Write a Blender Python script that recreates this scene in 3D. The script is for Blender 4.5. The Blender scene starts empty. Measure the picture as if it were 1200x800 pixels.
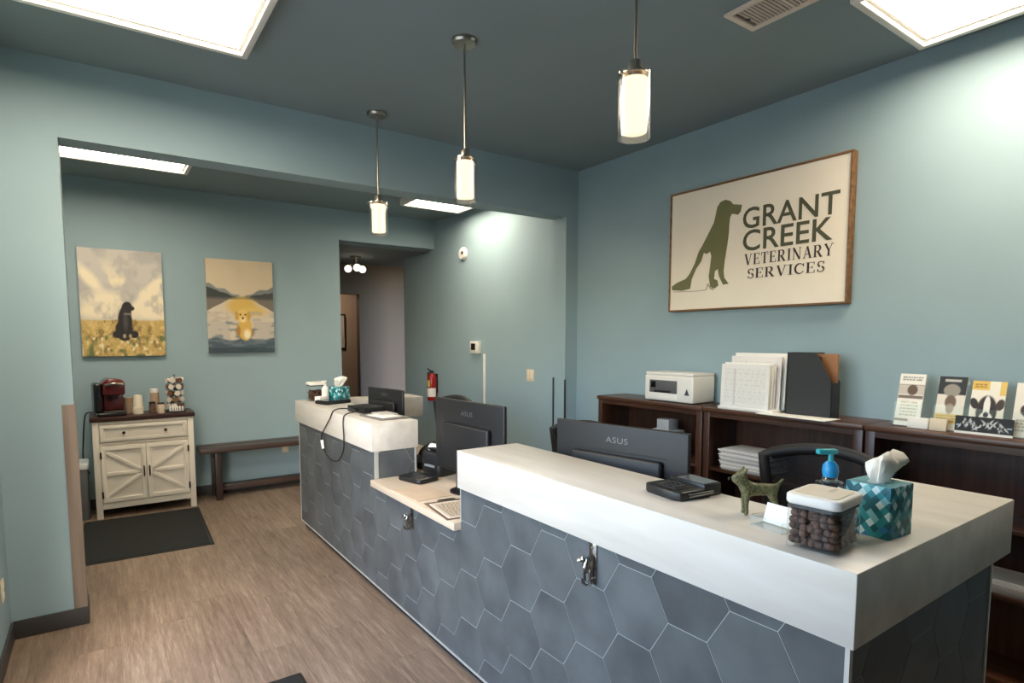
import bpy, bmesh, math, random
import numpy as np
from mathutils import Vector, Matrix

random.seed(7)
PI = math.pi
sc = bpy.context.scene
C = sc.collection

# ------------------------------------------------------------------ camera
cam_d = bpy.data.cameras.new('camera')
cam = bpy.data.objects.new('camera', cam_d)
C.objects.link(cam)
sc.camera = cam
YAW, PITCH, FPX, CX, CY = 0.60847, -0.0832, 685.3, 594.7, 454.8      # 1200x800 frame
fwd = Vector((math.sin(YAW) * math.cos(PITCH), math.cos(YAW) * math.cos(PITCH), math.sin(PITCH)))
cam.location = (0, 0, 1.62)
cam.rotation_euler = fwd.to_track_quat('-Z', 'Y').to_euler()
cam_d.sensor_fit = 'HORIZONTAL'
cam_d.sensor_width = 36
cam_d.lens = 36 * FPX / 1200
cam_d.shift_x = (600 - CX) / 1200
cam_d.shift_y = (CY - 400) / 1200
cam_d.clip_start = 0.02

# ------------------------------------------------------------------ world, exposure
world = bpy.data.worlds.new('sky'); sc.world = world; world.use_nodes = True
wn = world.node_tree.nodes; wl = world.node_tree.links
wbg = wn['Background']
sky = wn.new('ShaderNodeTexSky'); sky.sky_type = 'NISHITA'; sky.sun_disc = False
sky.sun_elevation = math.radians(40); sky.sun_rotation = math.radians(200)
sky.air_density = 1.0; sky.dust_density = 1.6
wl.new(sky.outputs[0], wbg.inputs[0])
wbg.inputs[1].default_value = 0.78
vs = sc.view_settings
vs.view_transform = 'Standard'; vs.look = 'None'; vs.gamma = 1; vs.use_curve_mapping = False
vs.exposure = 1.40
sc.cycles.transparent_max_bounces = 32
PANEL = 7.3        # troffer diffuser radiance
PEND = 0.8         # pendant glow
# sky portal in the window of the left wall
WY0, WY1, WZ0, WZ1 = 0.55, 3.2, 0.15, 2.45
XL = -0.46
pl = bpy.data.lights.new('window_portal', 'AREA'); pl.shape = 'RECTANGLE'
pl.size = WY1 - WY0; pl.size_y = WZ1 - WZ0; pl.cycles.is_portal = True
plo = bpy.data.objects.new('window_portal', pl); C.objects.link(plo)
plo.matrix_world = Matrix.Translation((XL - 0.16, (WY0 + WY1) / 2, (WZ0 + WZ1) / 2)) @ Vector((1, 0, 0)).to_track_quat('-Z', 'Y').to_matrix().to_4x4()

# ------------------------------------------------------------------ materials
def lin(c):
    return tuple(((v / 255) / 12.92 if v / 255 <= 0.04045 else (((v / 255) + 0.055) / 1.055) ** 2.4) for v in c)
MATS = {}
def mat(name, rgb=None, rough=0.5, metal=0.0, var=0.06, scale=8.0, stretch=(1, 1, 1), bump=0.0, bscale=None,
        spec=0.5, rand=0.0, coord='Object', rgb2=None, emit=None, alpha=None, detail=4.0, coat=0.0):
    if name in MATS: return MATS[name]
    m = bpy.data.materials.new(name); m.use_nodes = True
    n = m.node_tree.nodes; l = m.node_tree.links
    b = n['Principled BSDF']
    b.inputs['Roughness'].default_value = rough
    b.inputs['Metallic'].default_value = metal
    b.inputs['Specular IOR Level'].default_value = spec
    b.inputs['Coat Weight'].default_value = coat
    c = lin(rgb)
    if coord == 'World':
        g = n.new('ShaderNodeNewGeometry'); src = g.outputs['Position']
    else:
        tc = n.new('ShaderNodeTexCoord'); src = tc.outputs['Object']
    mp = n.new('ShaderNodeMapping'); mp.inputs['Scale'].default_value = stretch
    l.new(src, mp.inputs['Vector'])
    nz = n.new('ShaderNodeTexNoise'); nz.inputs['Scale'].default_value = scale; nz.inputs['Detail'].default_value = detail
    l.new(mp.outputs[0], nz.inputs['Vector'])
    rp = n.new('ShaderNodeValToRGB')
    lo = tuple(v * (1 - var) for v in c); hi = tuple(min(1, v * (1 + var)) for v in c)
    if rgb2: lo, hi = c, lin(rgb2)
    rp.color_ramp.elements[0].position = 0.3; rp.color_ramp.elements[1].position = 0.7
    rp.color_ramp.elements[0].color = (*lo, 1); rp.color_ramp.elements[1].color = (*hi, 1)
    l.new(nz.outputs[0], rp.inputs[0])
    out = rp.outputs[0]
    if rand:
        oi = n.new('ShaderNodeObjectInfo')
        mr = n.new('ShaderNodeMapRange'); mr.inputs['To Min'].default_value = 1 - rand; mr.inputs['To Max'].default_value = 1 + rand
        l.new(oi.outputs['Random'], mr.inputs['Value'])
        mx = n.new('ShaderNodeVectorMath'); mx.operation = 'SCALE'
        l.new(out, mx.inputs[0]); l.new(mr.outputs[0], mx.inputs['Scale']); out = mx.outputs[0]
        # shift the grain from piece to piece
        sc_ = n.new('ShaderNodeVectorMath'); sc_.operation = 'ADD'
        mul = n.new('ShaderNodeMath'); mul.operation = 'MULTIPLY'; mul.inputs[1].default_value = 37.0
        l.new(oi.outputs['Random'], mul.inputs[0])
        l.new(src, sc_.inputs[0]); l.new(mul.outputs[0], sc_.inputs[1]); l.new(sc_.outputs[0], mp.inputs['Vector'])
    l.new(out, b.inputs['Base Color'])
    if bump:
        nb = n.new('ShaderNodeTexNoise'); nb.inputs['Scale'].default_value = bscale or scale * 6; nb.inputs['Detail'].default_value = 3
        l.new(mp.outputs[0], nb.inputs['Vector'])
        bp = n.new('ShaderNodeBump'); bp.inputs['Strength'].default_value = bump; bp.inputs['Distance'].default_value = 0.004
        l.new(nb.outputs[0], bp.inputs['Height']); l.new(bp.outputs[0], b.inputs['Normal'])
    if emit:
        b.inputs['Emission Color'].default_value = (*lin(emit[0]), 1); b.inputs['Emission Strength'].default_value = emit[1]
    MATS[name] = m
    return m

def glass_mat(name, tint=(255, 255, 255), refl=0.1, rough=0.02, ior=1.45):
    if name in MATS: return MATS[name]
    m = bpy.data.materials.new(name); m.use_nodes = True
    n = m.node_tree.nodes; l = m.node_tree.links; n.clear()
    o = n.new('ShaderNodeOutputMaterial'); t = n.new('ShaderNodeBsdfTransparent'); g = n.new('ShaderNodeBsdfGlossy')
    t.inputs[0].default_value = (*lin(tint), 1); g.inputs['Roughness'].default_value = rough
    lw = n.new('ShaderNodeMath'); lw.operation = 'POWER'; lw.inputs[1].default_value = 4.0; fc = n.new('ShaderNodeLayerWeight'); fc.inputs['Blend'].default_value = 0.5; l.new(fc.outputs['Facing'], lw.inputs[0])
    a = n.new('ShaderNodeMath'); a.operation = 'ADD'; a.use_clamp = True; a.inputs[1].default_value = refl
    mx = n.new('ShaderNodeMixShader')
    l.new(lw.outputs[0], a.inputs[0]); l.new(a.outputs[0], mx.inputs[0]); l.new(t.outputs[0], mx.inputs[1]); l.new(g.outputs[0], mx.inputs[2])
    l.new(mx.outputs[0], o.inputs[0])
    MATS[name] = m
    return m

def emit_mat(name, rgb, strength, edge=None):
    if name in MATS: return MATS[name]
    m = bpy.data.materials.new(name); m.use_nodes = True
    n = m.node_tree.nodes; l = m.node_tree.links; n.clear()
    o = n.new('ShaderNodeOutputMaterial'); e = n.new('ShaderNodeEmission')
    e.inputs[0].default_value = (*lin(rgb), 1); e.inputs[1].default_value = strength
    l.new(e.outputs[0], o.inputs[0]); MATS[name] = m
    return m

def print_mat():
    if 'print' in MATS: return MATS['print']
    m = bpy.data.materials.new('printed_surface'); m.use_nodes = True
    n = m.node_tree.nodes; l = m.node_tree.links
    a = n.new('ShaderNodeVertexColor'); a.layer_name = 'Col'
    b = n['Principled BSDF']; b.inputs['Roughness'].default_value = 0.6
    l.new(a.outputs[0], b.inputs['Base Color']); MATS['print'] = m
    return m

def wood_mat(name, dark, light, along='Y', scale=3.0, rough=0.45, rand=0.0, coord='Object', bump=0.15):
    st = {'X': (0.6, 10, 10), 'Y': (10, 0.6, 10), 'Z': (10, 10, 0.6)}[along]
    return mat(name, dark, rough, var=0, scale=scale, stretch=st, rgb2=light, rand=rand, coord=coord, bump=bump, bscale=scale * 3, detail=8)

WALL = mat('teal_wall_paint', (150, 172, 179), 0.62, var=0.025, scale=2.5, bump=0.10, bscale=60, coord='World', spec=0.3)
CEIL = mat('teal_ceiling_paint', (136, 150, 153), 0.75, var=0.025, scale=2.0, bump=0.10, bscale=60, coord='World', spec=0.2)
TAUPE = mat('taupe_hall_paint', (84, 74, 66), 0.7, var=0.03, scale=2, coord='World', bump=0.1, bscale=60)
BEIGE = mat('beige_room_paint', (205, 188, 170), 0.7, var=0.03, scale=2, coord='World', bump=0.1, bscale=60)
BASEB = mat('charcoal_rubber_base', (62, 60, 60), 0.5, var=0.06, scale=6)
def floor_mat():
    m = bpy.data.materials.new('vinyl_plank'); m.use_nodes = True
    n = m.node_tree.nodes; l = m.node_tree.links; b = n['Principled BSDF']
    g = n.new('ShaderNodeNewGeometry'); oi = n.new('ShaderNodeObjectInfo')
    mul = n.new('ShaderNodeMath'); mul.operation = 'MULTIPLY'; mul.inputs[1].default_value = 53.0; l.new(oi.outputs['Random'], mul.inputs[0])
    ad = n.new('ShaderNodeVectorMath'); l.new(g.outputs['Position'], ad.inputs[0]); l.new(mul.outputs[0], ad.inputs[1])
    def noise(st, scl, det, rough=0.6):
        mp = n.new('ShaderNodeMapping'); mp.inputs['Scale'].default_value = st; l.new(ad.outputs[0], mp.inputs[0])
        t = n.new('ShaderNodeTexNoise'); t.inputs['Scale'].default_value = scl; t.inputs['Detail'].default_value = det; t.inputs['Roughness'].default_value = rough
        l.new(mp.outputs[0], t.inputs[0]); return t.outputs[0]
    a1 = noise((22, 1.6, 1), 2.0, 10, 0.75); a2 = noise((3, 0.7, 1), 1.6, 4); a3 = noise((110, 8, 1), 2.0, 4)
    m1 = n.new('ShaderNodeMath'); m1.operation = 'MULTIPLY_ADD'; m1.inputs[1].default_value = 0.7; l.new(a1, m1.inputs[0])
    m2 = n.new('ShaderNodeMath'); m2.operation = 'MULTIPLY'; m2.inputs[1].default_value = 0.3; l.new(a2, m2.inputs[0]); l.new(m2.outputs[0], m1.inputs[2])
    m3 = n.new('ShaderNodeMath'); m3.operation = 'MULTIPLY_ADD'; m3.inputs[1].default_value = 0.22; l.new(a3, m3.inputs[0]); l.new(m1.outputs[0], m3.inputs[2])
    r = n.new('ShaderNodeMath'); r.operation = 'MULTIPLY_ADD'; r.inputs[1].default_value = 0.05; l.new(oi.outputs['Random'], r.inputs[0]); l.new(m3.outputs[0], r.inputs[2])
    cr = n.new('ShaderNodeValToRGB'); e = cr.color_ramp.elements
    e[0].position = 0.42; e[0].color = (*lin((82, 67, 56)), 1); e[1].position = 0.92; e[1].color = (*lin((176, 159, 141)), 1)
    e2 = e.new(0.66); e2.color = (*lin((131, 112, 96)), 1)
    l.new(r.outputs[0], cr.inputs[0]); l.new(cr.outputs[0], b.inputs['Base Color'])
    b.inputs['Roughness'].default_value = 0.42; b.inputs['Specular IOR Level'].default_value = 0.4
    bp = n.new('ShaderNodeBump'); bp.inputs['Strength'].default_value = 0.08; bp.inputs['Distance'].default_value = 0.002
    l.new(a1, bp.inputs['Height']); l.new(bp.outputs[0], b.inputs['Normal'])
    return m
FLOOR = floor_mat()
WHITE_P = mat('white_plastic', (232, 228, 220), 0.4, var=0.02)
BLACK_P = mat('black_plastic', (22, 22, 24), 0.38, var=0.1)
BLACK_M = mat('matte_black', (26, 26, 27), 0.6, var=0.1)
GLOSS_K = mat('glossy_black', (10, 10, 12), 0.08, var=0.05)
NICKEL = mat('brushed_nickel', (176, 168, 158), 0.28, metal=1.0, var=0.05, scale=30)
CHROME = mat('cast_pewter', (150, 148, 144), 0.22, metal=1.0, var=0.12, scale=40)
PAPER = mat('white_paper', (236, 232, 224), 0.8, var=0.02, scale=12)
CLEAR = glass_mat('clear_glass', refl=0.09)
PANE = glass_mat('window_glass', refl=0.02)
ACRYL = glass_mat('clear_acrylic', (252, 254, 254), refl=0.05)
SLAB = mat('white_veined_laminate', (198, 190, 179), 0.33, var=0, scale=2.2, stretch=(6, 0.8, 5), rgb2=(216, 210, 200), detail=8)
TILE = mat('slate_blue_tile', (64, 67, 69), 0.5, var=0, scale=5, rgb2=(88, 92, 93), rand=0.10, bump=0.12, bscale=30, detail=6)
GROUT = mat('pale_grout', (158, 164, 160), 0.9, var=0.04, scale=30)
ESPR = wood_mat('espresso_wood', (56, 32, 21), (90, 56, 39), 'Y', 3, 0.35)
ESPRZ = wood_mat('espresso_wood_upright', (50, 29, 19), (82, 51, 36), 'Z', 3, 0.35)

# ------------------------------------------------------------------ mesh helpers
class MB:
    def __init__(s): s.v = []; s.f = []
    def _add(s, vs, fs, M=None):
        o = len(s.v)
        s.v += [tuple(M @ Vector(p)) if M is not None else tuple(p) for p in vs]
        s.f += [tuple(i + o for i in f) for f in fs]
        return s
    def box(s, x0, x1, y0, y1, z0, z1, M=None):
        vs = [(x, y, z) for z in (z0, z1) for y in (y0, y1) for x in (x0, x1)]
        return s._add(vs, [(0, 2, 3, 1), (4, 5, 7, 6), (0, 1, 5, 4), (2, 6, 7, 3), (0, 4, 6, 2), (1, 3, 7, 5)], M)
    def prism(s, poly, z0, z1, M=None):
        n = len(poly)
        a = sum(poly[i][0] * poly[(i + 1) % n][1] - poly[(i + 1) % n][0] * poly[i][1] for i in range(n))
        if a < 0: poly = poly[::-1]
        vs = [(p[0], p[1], z0) for p in poly] + [(p[0], p[1], z1) for p in poly]
        return s._add(vs, [tuple(range(n - 1, -1, -1)), tuple(range(n, 2 * n))] + [(i, (i + 1) % n, n + (i + 1) % n, n + i) for i in range(n)], M)
    def ring(s, o, i, z0, z1, M=None):          # rectangular frame, o and i = (x0,x1,y0,y1)
        q = lambda r: [(r[0], r[2]), (r[1], r[2]), (r[1], r[3]), (r[0], r[3])]
        vs = [(*p, z) for z in (z0, z1) for r in (o, i) for p in q(r)]
        fs = []
        for k in range(4):
            j = (k + 1) % 4
            fs += [(k, j, 8 + j, 8 + k), (4 + j, 4 + k, 12 + k, 12 + j), (j, k, 4 + k, 4 + j), (8 + k, 8 + j, 12 + j, 12 + k)]
        return s._add(vs, fs, M)
    def lathe(s, prof, n=24, M=None, a0=0.0, a1=2 * PI):
        full = abs(a1 - a0 - 2 * PI) < 1e-6
        k = n if full else n + 1
        vs = [(r * math.cos(a0 + (a1 - a0) * i / n), r * math.sin(a0 + (a1 - a0) * i / n), z) for r, z in prof for i in range(k)]
        fs = []
        for j in range(len(prof) - 1):
            for i in range(n):
                i2 = (i + 1) % k if full else i + 1
                fs.append((j * k + i, j * k + i2, (j + 1) * k + i2, (j + 1) * k + i))
        if full:
            if prof[0][0] > 1e-6: fs.append(tuple(range(k - 1, -1, -1)))
            if prof[-1][0] > 1e-6: fs.append(tuple((len(prof) - 1) * k + i for i in range(k)))
        return s._add(vs, fs, M)
    def tube(s, pts, r, n=8, M=None):
        pts = [Vector(p) for p in pts]; rs = r if isinstance(r, (list, tuple)) else [r] * len(pts)
        vs = []; up = None
        for i, p in enumerate(pts):
            t = (pts[min(i + 1, len(pts) - 1)] - pts[max(i - 1, 0)]).normalized()
            if up is None: up = Vector((0, 0, 1)) if abs(t.z) < 0.9 else Vector((1, 0, 0))
            a = t.cross(up).normalized(); up = a.cross(t).normalized()
            for k in range(n):
                an = 2 * PI * k / n
                vs.append(tuple(p + (a * math.cos(an) + up * math.sin(an)) * rs[i]))
        fs = [(i * n + k, i * n + (k + 1) % n, (i + 1) * n + (k + 1) % n, (i + 1) * n + k) for i in range(len(pts) - 1) for k in range(n)]
        fs += [tuple(range(n - 1, -1, -1)), tuple((len(pts) - 1) * n + k for k in range(n))]
        return s._add(vs, fs, M)
    def sphere(s, c, r, nu=12, nv=8, sx=1, sy=1, sz=1):
        prof = [(r * math.sin(PI * j / nv), -r * math.cos(PI * j / nv)) for j in range(nv + 1)]
        prof[0] = (1e-5, -r); prof[-1] = (1e-5, r)
        return s.lathe(prof, nu, Matrix.Translation(c) @ Matrix.Diagonal((sx, sy, sz, 1)))
    def seg(s, p, q, w, z0, z1, M=None):        # flat bar between two 2-D points
        p = Vector(p); q = Vector(q); d = (q - p).normalized(); nrm = Vector((-d.y, d.x)) * w / 2
        return s.prism([tuple(p - nrm), tuple(q - nrm), tuple(q + nrm), tuple(p + nrm)], z0, z1, M)
    def mesh(s, name, bevel=0, segs=2, smooth=False):
        me = bpy.data.meshes.new(name); me.from_pydata(s.v, [], s.f); me.update()
        bm = bmesh.new(); bm.from_mesh(me)
        bmesh.ops.recalc_face_normals(bm, faces=bm.faces)
        if bevel:
            es = [e for e in bm.edges if len(e.link_faces) == 2 and e.calc_face_angle(0) > 0.6]
            bmesh.ops.bevel(bm, geom=es, offset=bevel, segments=segs, affect='EDGES', profile=0.5, clamp_overlap=True)
        if smooth:
            for f in bm.faces: f.smooth = True
            for e in bm.edges:
                if len(e.link_faces) == 2 and e.calc_face_angle(0) > 0.7: e.smooth = False
        bm.to_mesh(me); bm.free()
        return me
    def build(s, name, m, parent=None, bevel=0, segs=2, smooth=False, loc=None, rot=None):
        me = s.mesh(name, bevel, segs, smooth or bevel > 0)
        me.materials.append(m)
        return place(name, me, parent, loc, rot)
def place(name, me, parent=None, loc=None, rot=None):
    o = bpy.data.objects.new(name, me); C.objects.link(o)
    if parent: o.parent = parent
    if loc is not None: o.location = loc
    if rot is not None: o.rotation_euler = rot
    return o
def box(name, m, dims, parent=None, bevel=0, segs=2, loc=None, rot=None):
    return MB().box(*dims).build(name, m, parent, bevel, segs, loc=loc, rot=rot)
def tag(o, label, cat, group=None):
    o['label'] = label; o['category'] = cat
    if group: o['group'] = group
    return o
def thing(name, label, cat, loc=(0, 0, 0), rz=0.0, group=None):
    o = bpy.data.objects.new(name, None); C.objects.link(o); o.empty_display_size = 0.05
    o.location = loc; o.rotation_euler = (0, 0, rz)
    return tag(o, label, cat, group)
def struct(o): o['kind'] = 'structure'; return o
def copy_tree(o, parent=None):
    c = o.copy(); C.objects.link(c); c.parent = parent
    for ch in o.children: copy_tree(ch, c)
    return c
def dup(root, label, loc, rz=None):
    c = copy_tree(root); c['label'] = label; c.location = loc
    if rz is not None: c.rotation_euler = (0, 0, rz)
    return c
TO_X = Matrix(((0, 0, -1, 0), (-1, 0, 0, 0), (0, 1, 0, 0), (0, 0, 0, 1)))   # local (u right, v up, w out) -> faces -X: u -> -Y, v -> Z, w -> -X
TO_Y = Matrix(((1, 0, 0, 0), (0, 0, -1, 0), (0, 1, 0, 0), (0, 0, 0, 1)))    # faces -Y: u -> X, v -> Z, w -> -Y

def vnoise(u, v, s, seed=0):
    r = np.random.RandomState(seed); g = r.rand(64, 64)
    x = u * s; y = v * s; xi = np.floor(x).astype(int); yi = np.floor(y).astype(int); fx = x - xi; fy = y - yi
    fx = fx * fx * (3 - 2 * fx); fy = fy * fy * (3 - 2 * fy)
    G = lambda a, b: g[a % 64, b % 64]
    return (G(xi, yi) * (1 - fx) + G(xi + 1, yi) * fx) * (1 - fy) + (G(xi, yi + 1) * (1 - fx) + G(xi + 1, yi + 1) * fx) * fy
def fbm(u, v, s, seed=0, n=4):
    return sum(vnoise(u, v, s * 2 ** k, seed + k) / 2 ** k for k in range(n)) / sum(1 / 2 ** k for k in range(n))
class Art:                                   # a flat print, painted into the colours of a fine grid
    def __init__(s, nx, ny, bg):
        s.nx, s.ny = nx, ny
        s.u, s.v = np.meshgrid((np.arange(nx + 1)) / nx, (np.arange(ny + 1)) / ny)
        s.c = np.ones((ny + 1, nx + 1, 3)) * np.array(bg, float)
    def put(s, mask, col):
        m = np.clip(mask.astype(float), 0, 1)[..., None]
        s.c = s.c * (1 - m) + np.array(col, float) * m
    def ell(s, cu, cv, ru, rv, col, soft=0.15, rot=0.0):
        du, dv = s.u - cu, s.v - cv
        a = du * math.cos(rot) + dv * math.sin(rot); b = -du * math.sin(rot) + dv * math.cos(rot)
        s.put(np.clip((1 - np.sqrt((a / ru) ** 2 + (b / rv) ** 2)) / soft + 0.5, 0, 1), col)
    def rect(s, u0, u1, v0, v1, col): s.put((s.u >= u0) & (s.u <= u1) & (s.v >= v0) & (s.v <= v1), col)
    def lines(s, u0, u1, v0, v1, n, col, seed=0):        # illegible small type
        r = random.Random(seed)
        for k in range(n):
            vv = v1 - (v1 - v0) * (k + 0.5) / n; h = (v1 - v0) / n * 0.28; uu = u0
            while uu < u1 - 0.02:
                w = min(r.uniform(0.04, 0.12), u1 - uu); s.rect(uu, uu + w, vv - h, vv + h, col); uu += w + 0.025
    def build(s, name, w, h, parent, M, m=None):
        nx, ny = s.nx, s.ny
        vs = [tuple(M @ Vector((s.u[j, i] * w, s.v[j, i] * h, 0))) for j in range(ny + 1) for i in range(nx + 1)]
        fs = [(j * (nx + 1) + i, j * (nx + 1) + i + 1, (j + 1) * (nx + 1) + i + 1, (j + 1) * (nx + 1) + i) for j in range(ny) for i in range(nx)]
        me = bpy.data.meshes.new(name); me.from_pydata(vs, [], fs); me.update()
        at = me.color_attributes.new('Col', 'FLOAT_COLOR', 'POINT')
        c = np.clip(s.c / 255, 0, 1); c = np.where(c <= 0.04045, c / 12.92, ((c + 0.055) / 1.055) ** 2.4)
        rgba = np.ones((len(vs), 4), np.float32); rgba[:, :3] = c.reshape(-1, 3)
        at.data.foreach_set('color', rgba.ravel())
        me.materials.append(m or print_mat())
        return place(name, me, parent)
def text_mesh(name, s, m, rect, M, parent, depth=0.0015, space=1.0, spread=0.0):
    cu = bpy.data.curves.new('tmp', 'FONT'); cu.body = s; cu.size = 1; cu.space_character = space; cu.offset = spread; cu.resolution_u = 4
    ob = bpy.data.objects.new('tmp', cu); C.objects.link(ob)
    bpy.context.view_layer.update()
    dg = bpy.context.evaluated_depsgraph_get()
    me0 = bpy.data.meshes.new_from_object(ob.evaluated_get(dg))
    bpy.data.objects.remove(ob)
    co = np.array([v.co[:] for v in me0.vertices]); lo = co.min(0); hi = co.max(0)
    u0, u1, v0, v1 = rect
    vs = [tuple(M @ Vector((u0 + (p[0] - lo[0]) / (hi[0] - lo[0]) * (u1 - u0), v0 + (p[1] - lo[1]) / (hi[1] - lo[1]) * (v1 - v0), depth))) for p in co]
    fs = [tuple(p.vertices) for p in me0.polygons]
    me = bpy.data.meshes.new(name); me.from_pydata(vs, [], fs); me.update(); me.materials.append(m)
    bpy.data.meshes.remove(me0)
    return place(name, me, parent)

# ------------------------------------------------------------------ room shell
H = 3.11                   # ceiling
XR = 3.58                  # right wall, front room
XRB = 3.56                 # right wall, back room
YH, YH2 = 4.03, 4.21       # partition with the wide opening
YB = 6.75                  # back wall
HB = 2.70                  # header underside
YF = -3.0                  # wall behind the camera
XLB = -1.3                 # back room left wall
fl = struct(box('floor', mat('subfloor', (92, 80, 70), 0.8), (XLB - .1, 4.6, YF - .1, 10.3, -0.08, -0.004)))
pw, plen = 0.19, 1.24
pm = MB().box(0, pw - 0.0012, 0, plen - 0.0012, -0.004, 0.0).mesh('plank'); pm.materials.append(FLOOR)
k = 0; xx = -0.55
rows = 0
while xx < 4.5:
    y = YF - random.uniform(0, plen)
    ymin, ymax = (YF, 6.9) if xx < 2.1 else (YF, 9.8)
    while y < ymax:
        if y + plen > ymin: place('plank', pm, fl, (xx, y, 0))
        y += plen
    xx += pw
cl = struct(MB().box(XLB - .1, XR + .02, YF - .1, YB + .12, H, H + .1).build('ceiling', CEIL))
# partition: pier, header, stub in one piece
part = MB()
outline = [(XLB, 0), (-0.13, 0), (-0.13, HB), (3.44, HB), (3.44, 0), (XR + .05, 0), (XR + .05, H), (XLB, H)]
part.prism(outline, -YH2, -YH, TO_Y)
struct(part.build('wall_partition', WALL))
# right wall of the front room and of the back room, ending at the side hall
struct(MB().box(XR, XR + .12, YF, YH, 0, H).build('wall_right', WALL))
struct(MB().box(XRB, XRB + .14, YH2, 7.66, 0, H).build('wall_right_back', WALL))
# back wall with the tall opening to the hall
bw = MB().prism([(XLB, 0), (2.33, 0), (2.33, 2.765), (XRB, 2.765), (XRB, H), (XLB, H)], -(YB + .12), -YB, TO_Y)
struct(bw.build('wall_back', WALL))
struct(MB().box(XLB - .1, XLB, YH2, YB, 0, H).build('wall_left_back', WALL))
# left wall with the daylight window
lw = MB()
lw.box(XL - .12, XL, YF, WY0, 0, H).box(XL - .12, XL, WY1, YH, 0, H).box(XL - .12, XL, WY0, WY1, 0, WZ0).box(XL - .12, XL, WY0, WY1, WZ1, H)
struct(lw.build('wall_left', WALL))
struct(MB().box(XL - .12, XR + .12, YF - .12, YF, 0, H).build('wall_front', WALL))
win = MB()
FRM = mat('bronze_window_frame', (58, 54, 50), 0.4, metal=0.6)
win.ring((WY0, WY1, WZ0, WZ1), (WY0 + .06, WY1 - .06, WZ0 + .06, WZ1 - .06), XL - .10, XL - .04, Matrix(((0, 0, 1, 0), (1, 0, 0, 0), (0, 1, 0, 0), (0, 0, 0, 1))))
wo = struct(win.build('window_1', FRM))
for ym in (1.43, 2.32): box('mullion', FRM, (XL - .10, XL - .04, ym - .03, ym + .03, WZ0 + .06, WZ1 - .06), wo)
for a, b in ((WY0 + .06, 1.40), (1.46, 2.29), (2.35, WY1 - .06)):
    box('pane', PANE, (XL - .072, XL - .068, a, b, WZ0 + .06, WZ1 - .06), wo)
struct(box('ground_outside', mat('concrete_walk', (150, 148, 142), 0.9, var=0.1, scale=3, bump=0.2), (-9, XL - .14, -7, 8, -0.15, -0.03)))
# hall beyond the back opening
struct(MB().box(2.23, 4.6, YB + .12, 9.9, 2.74, 2.84).build('ceiling_hall', mat('hall_ceiling_paint', (120, 128, 128), 0.8, var=0.03)))
struct(MB().box(2.21, 2.33, YB + .12, 9.9, 0, 2.74).build('wall_hall_left', TAUPE))
struct(MB().prism([(3.22, 0), (4.6, 0), (4.6, 2.74), (2.33, 2.74), (2.33, 2.29), (3.22, 2.29)], -8.62, -8.5, TO_Y).build('wall_hall_end', TAUPE))
struct(MB().box(2.33, 4.6, 9.75, 9.87, 0, 2.74).build('wall_room_end', BEIGE))
struct(MB().box(4.5, 4.6, 7.66, 9.75, 0, 2.74).build('wall_hall_right', TAUPE))
# baseboards
struct(MB().box(-0.455, -0.118, YH - .012, YH, 0.0, 0.10).build('baseboard_pier', BASEB, bevel=.002))
struct(MB().box(-0.13, -0.118, YH, YH2 + .01, 0.0, 0.10).build('baseboard_reveal', BASEB, bevel=.002))
struct(MB().box(XL, XL + .012, YF, YH - .012, 0.0, 0.10).build('baseboard_left', BASEB, bevel=.002))
struct(MB().box(XLB, 2.33, YB - .012, YB, 0.0, 0.10).build('baseboard_back', BASEB, bevel=.002))
struct(MB().box(XRB - .012, XRB, YH2, 7.66, 0.0, 0.10).build('baseboard_right', BASEB, bevel=.002))
# corner guards
GUARD = wood_mat('tan_corner_guard', (118, 102, 90), (140, 124, 110), 'Z', 3, 0.5)
g = MB().prism([(-0.185, YH), (-0.185, YH - .006), (-0.124, YH - .006), (-0.124, YH + .06), (-0.13, YH + .06), (-0.13, YH)], 0.10, 1.26)
struct(g.build('trim_1', GUARD))
DKT = mat('dark_corner_guard', (52, 54, 56), 0.45)
struct(box('trim_2', DKT, (3.432, 3.440, YH2 - .028, YH2 - .012, 0.1, 1.27)))
struct(box('trim_3', DKT, (3.430, 3.446, YH - .006, YH, 0.1, 1.26)))
struct(box('trim_4', DKT, (3.215, 3.235, 8.493, 8.5, 0.1, 1.28)))

# ------------------------------------------------------------------ ceiling troffers
TRIM_W = mat('white_troffer_trim', (226, 222, 214), 0.5, var=0.03)
DIFF = emit_mat('lit_diffuser', (255, 239, 214), PANEL)
def troffer(label, x0, x1, y0, y1, zc=H):
    t = thing('ceiling_light', label, 'ceiling light', ((x0 + x1) / 2, (y0 + y1) / 2, zc), 0, 'ceiling troffers')
    a, b = (x1 - x0) / 2, (y1 - y0) / 2
    MB().ring((-a, a, -b, b), (-a + .03, a - .03, -b + .03, b - .03), -.07, 0).build('frame', TRIM_W, t, bevel=.004)
    MB().ring((-a + .03, a - .03, -b + .03, b - .03), (-a + .045, a - .045, -b + .045, b - .045), -.045, 0).build('inner_frame', TRIM_W, t)
    box('diffuser', DIFF, (-a + .045, a - .045, -b + .045, b - .045, -.022, -.012), t)
troffer('large lit ceiling panel in front of the wide opening, left of the pendant lamps', -0.44, 0.688, 2.20, 3.315)
troffer('lit ceiling panel beside the wall that carries the framed sign', 2.685, 3.395, 0.10, 1.312)
troffer('lit ceiling panel in the back room above the two paintings', -0.52, 0.70, 5.15, 5.87)
troffer('lit ceiling panel in the back room beside the wall with the alarm', 2.70, 3.42, 4.95, 5.88)

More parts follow.
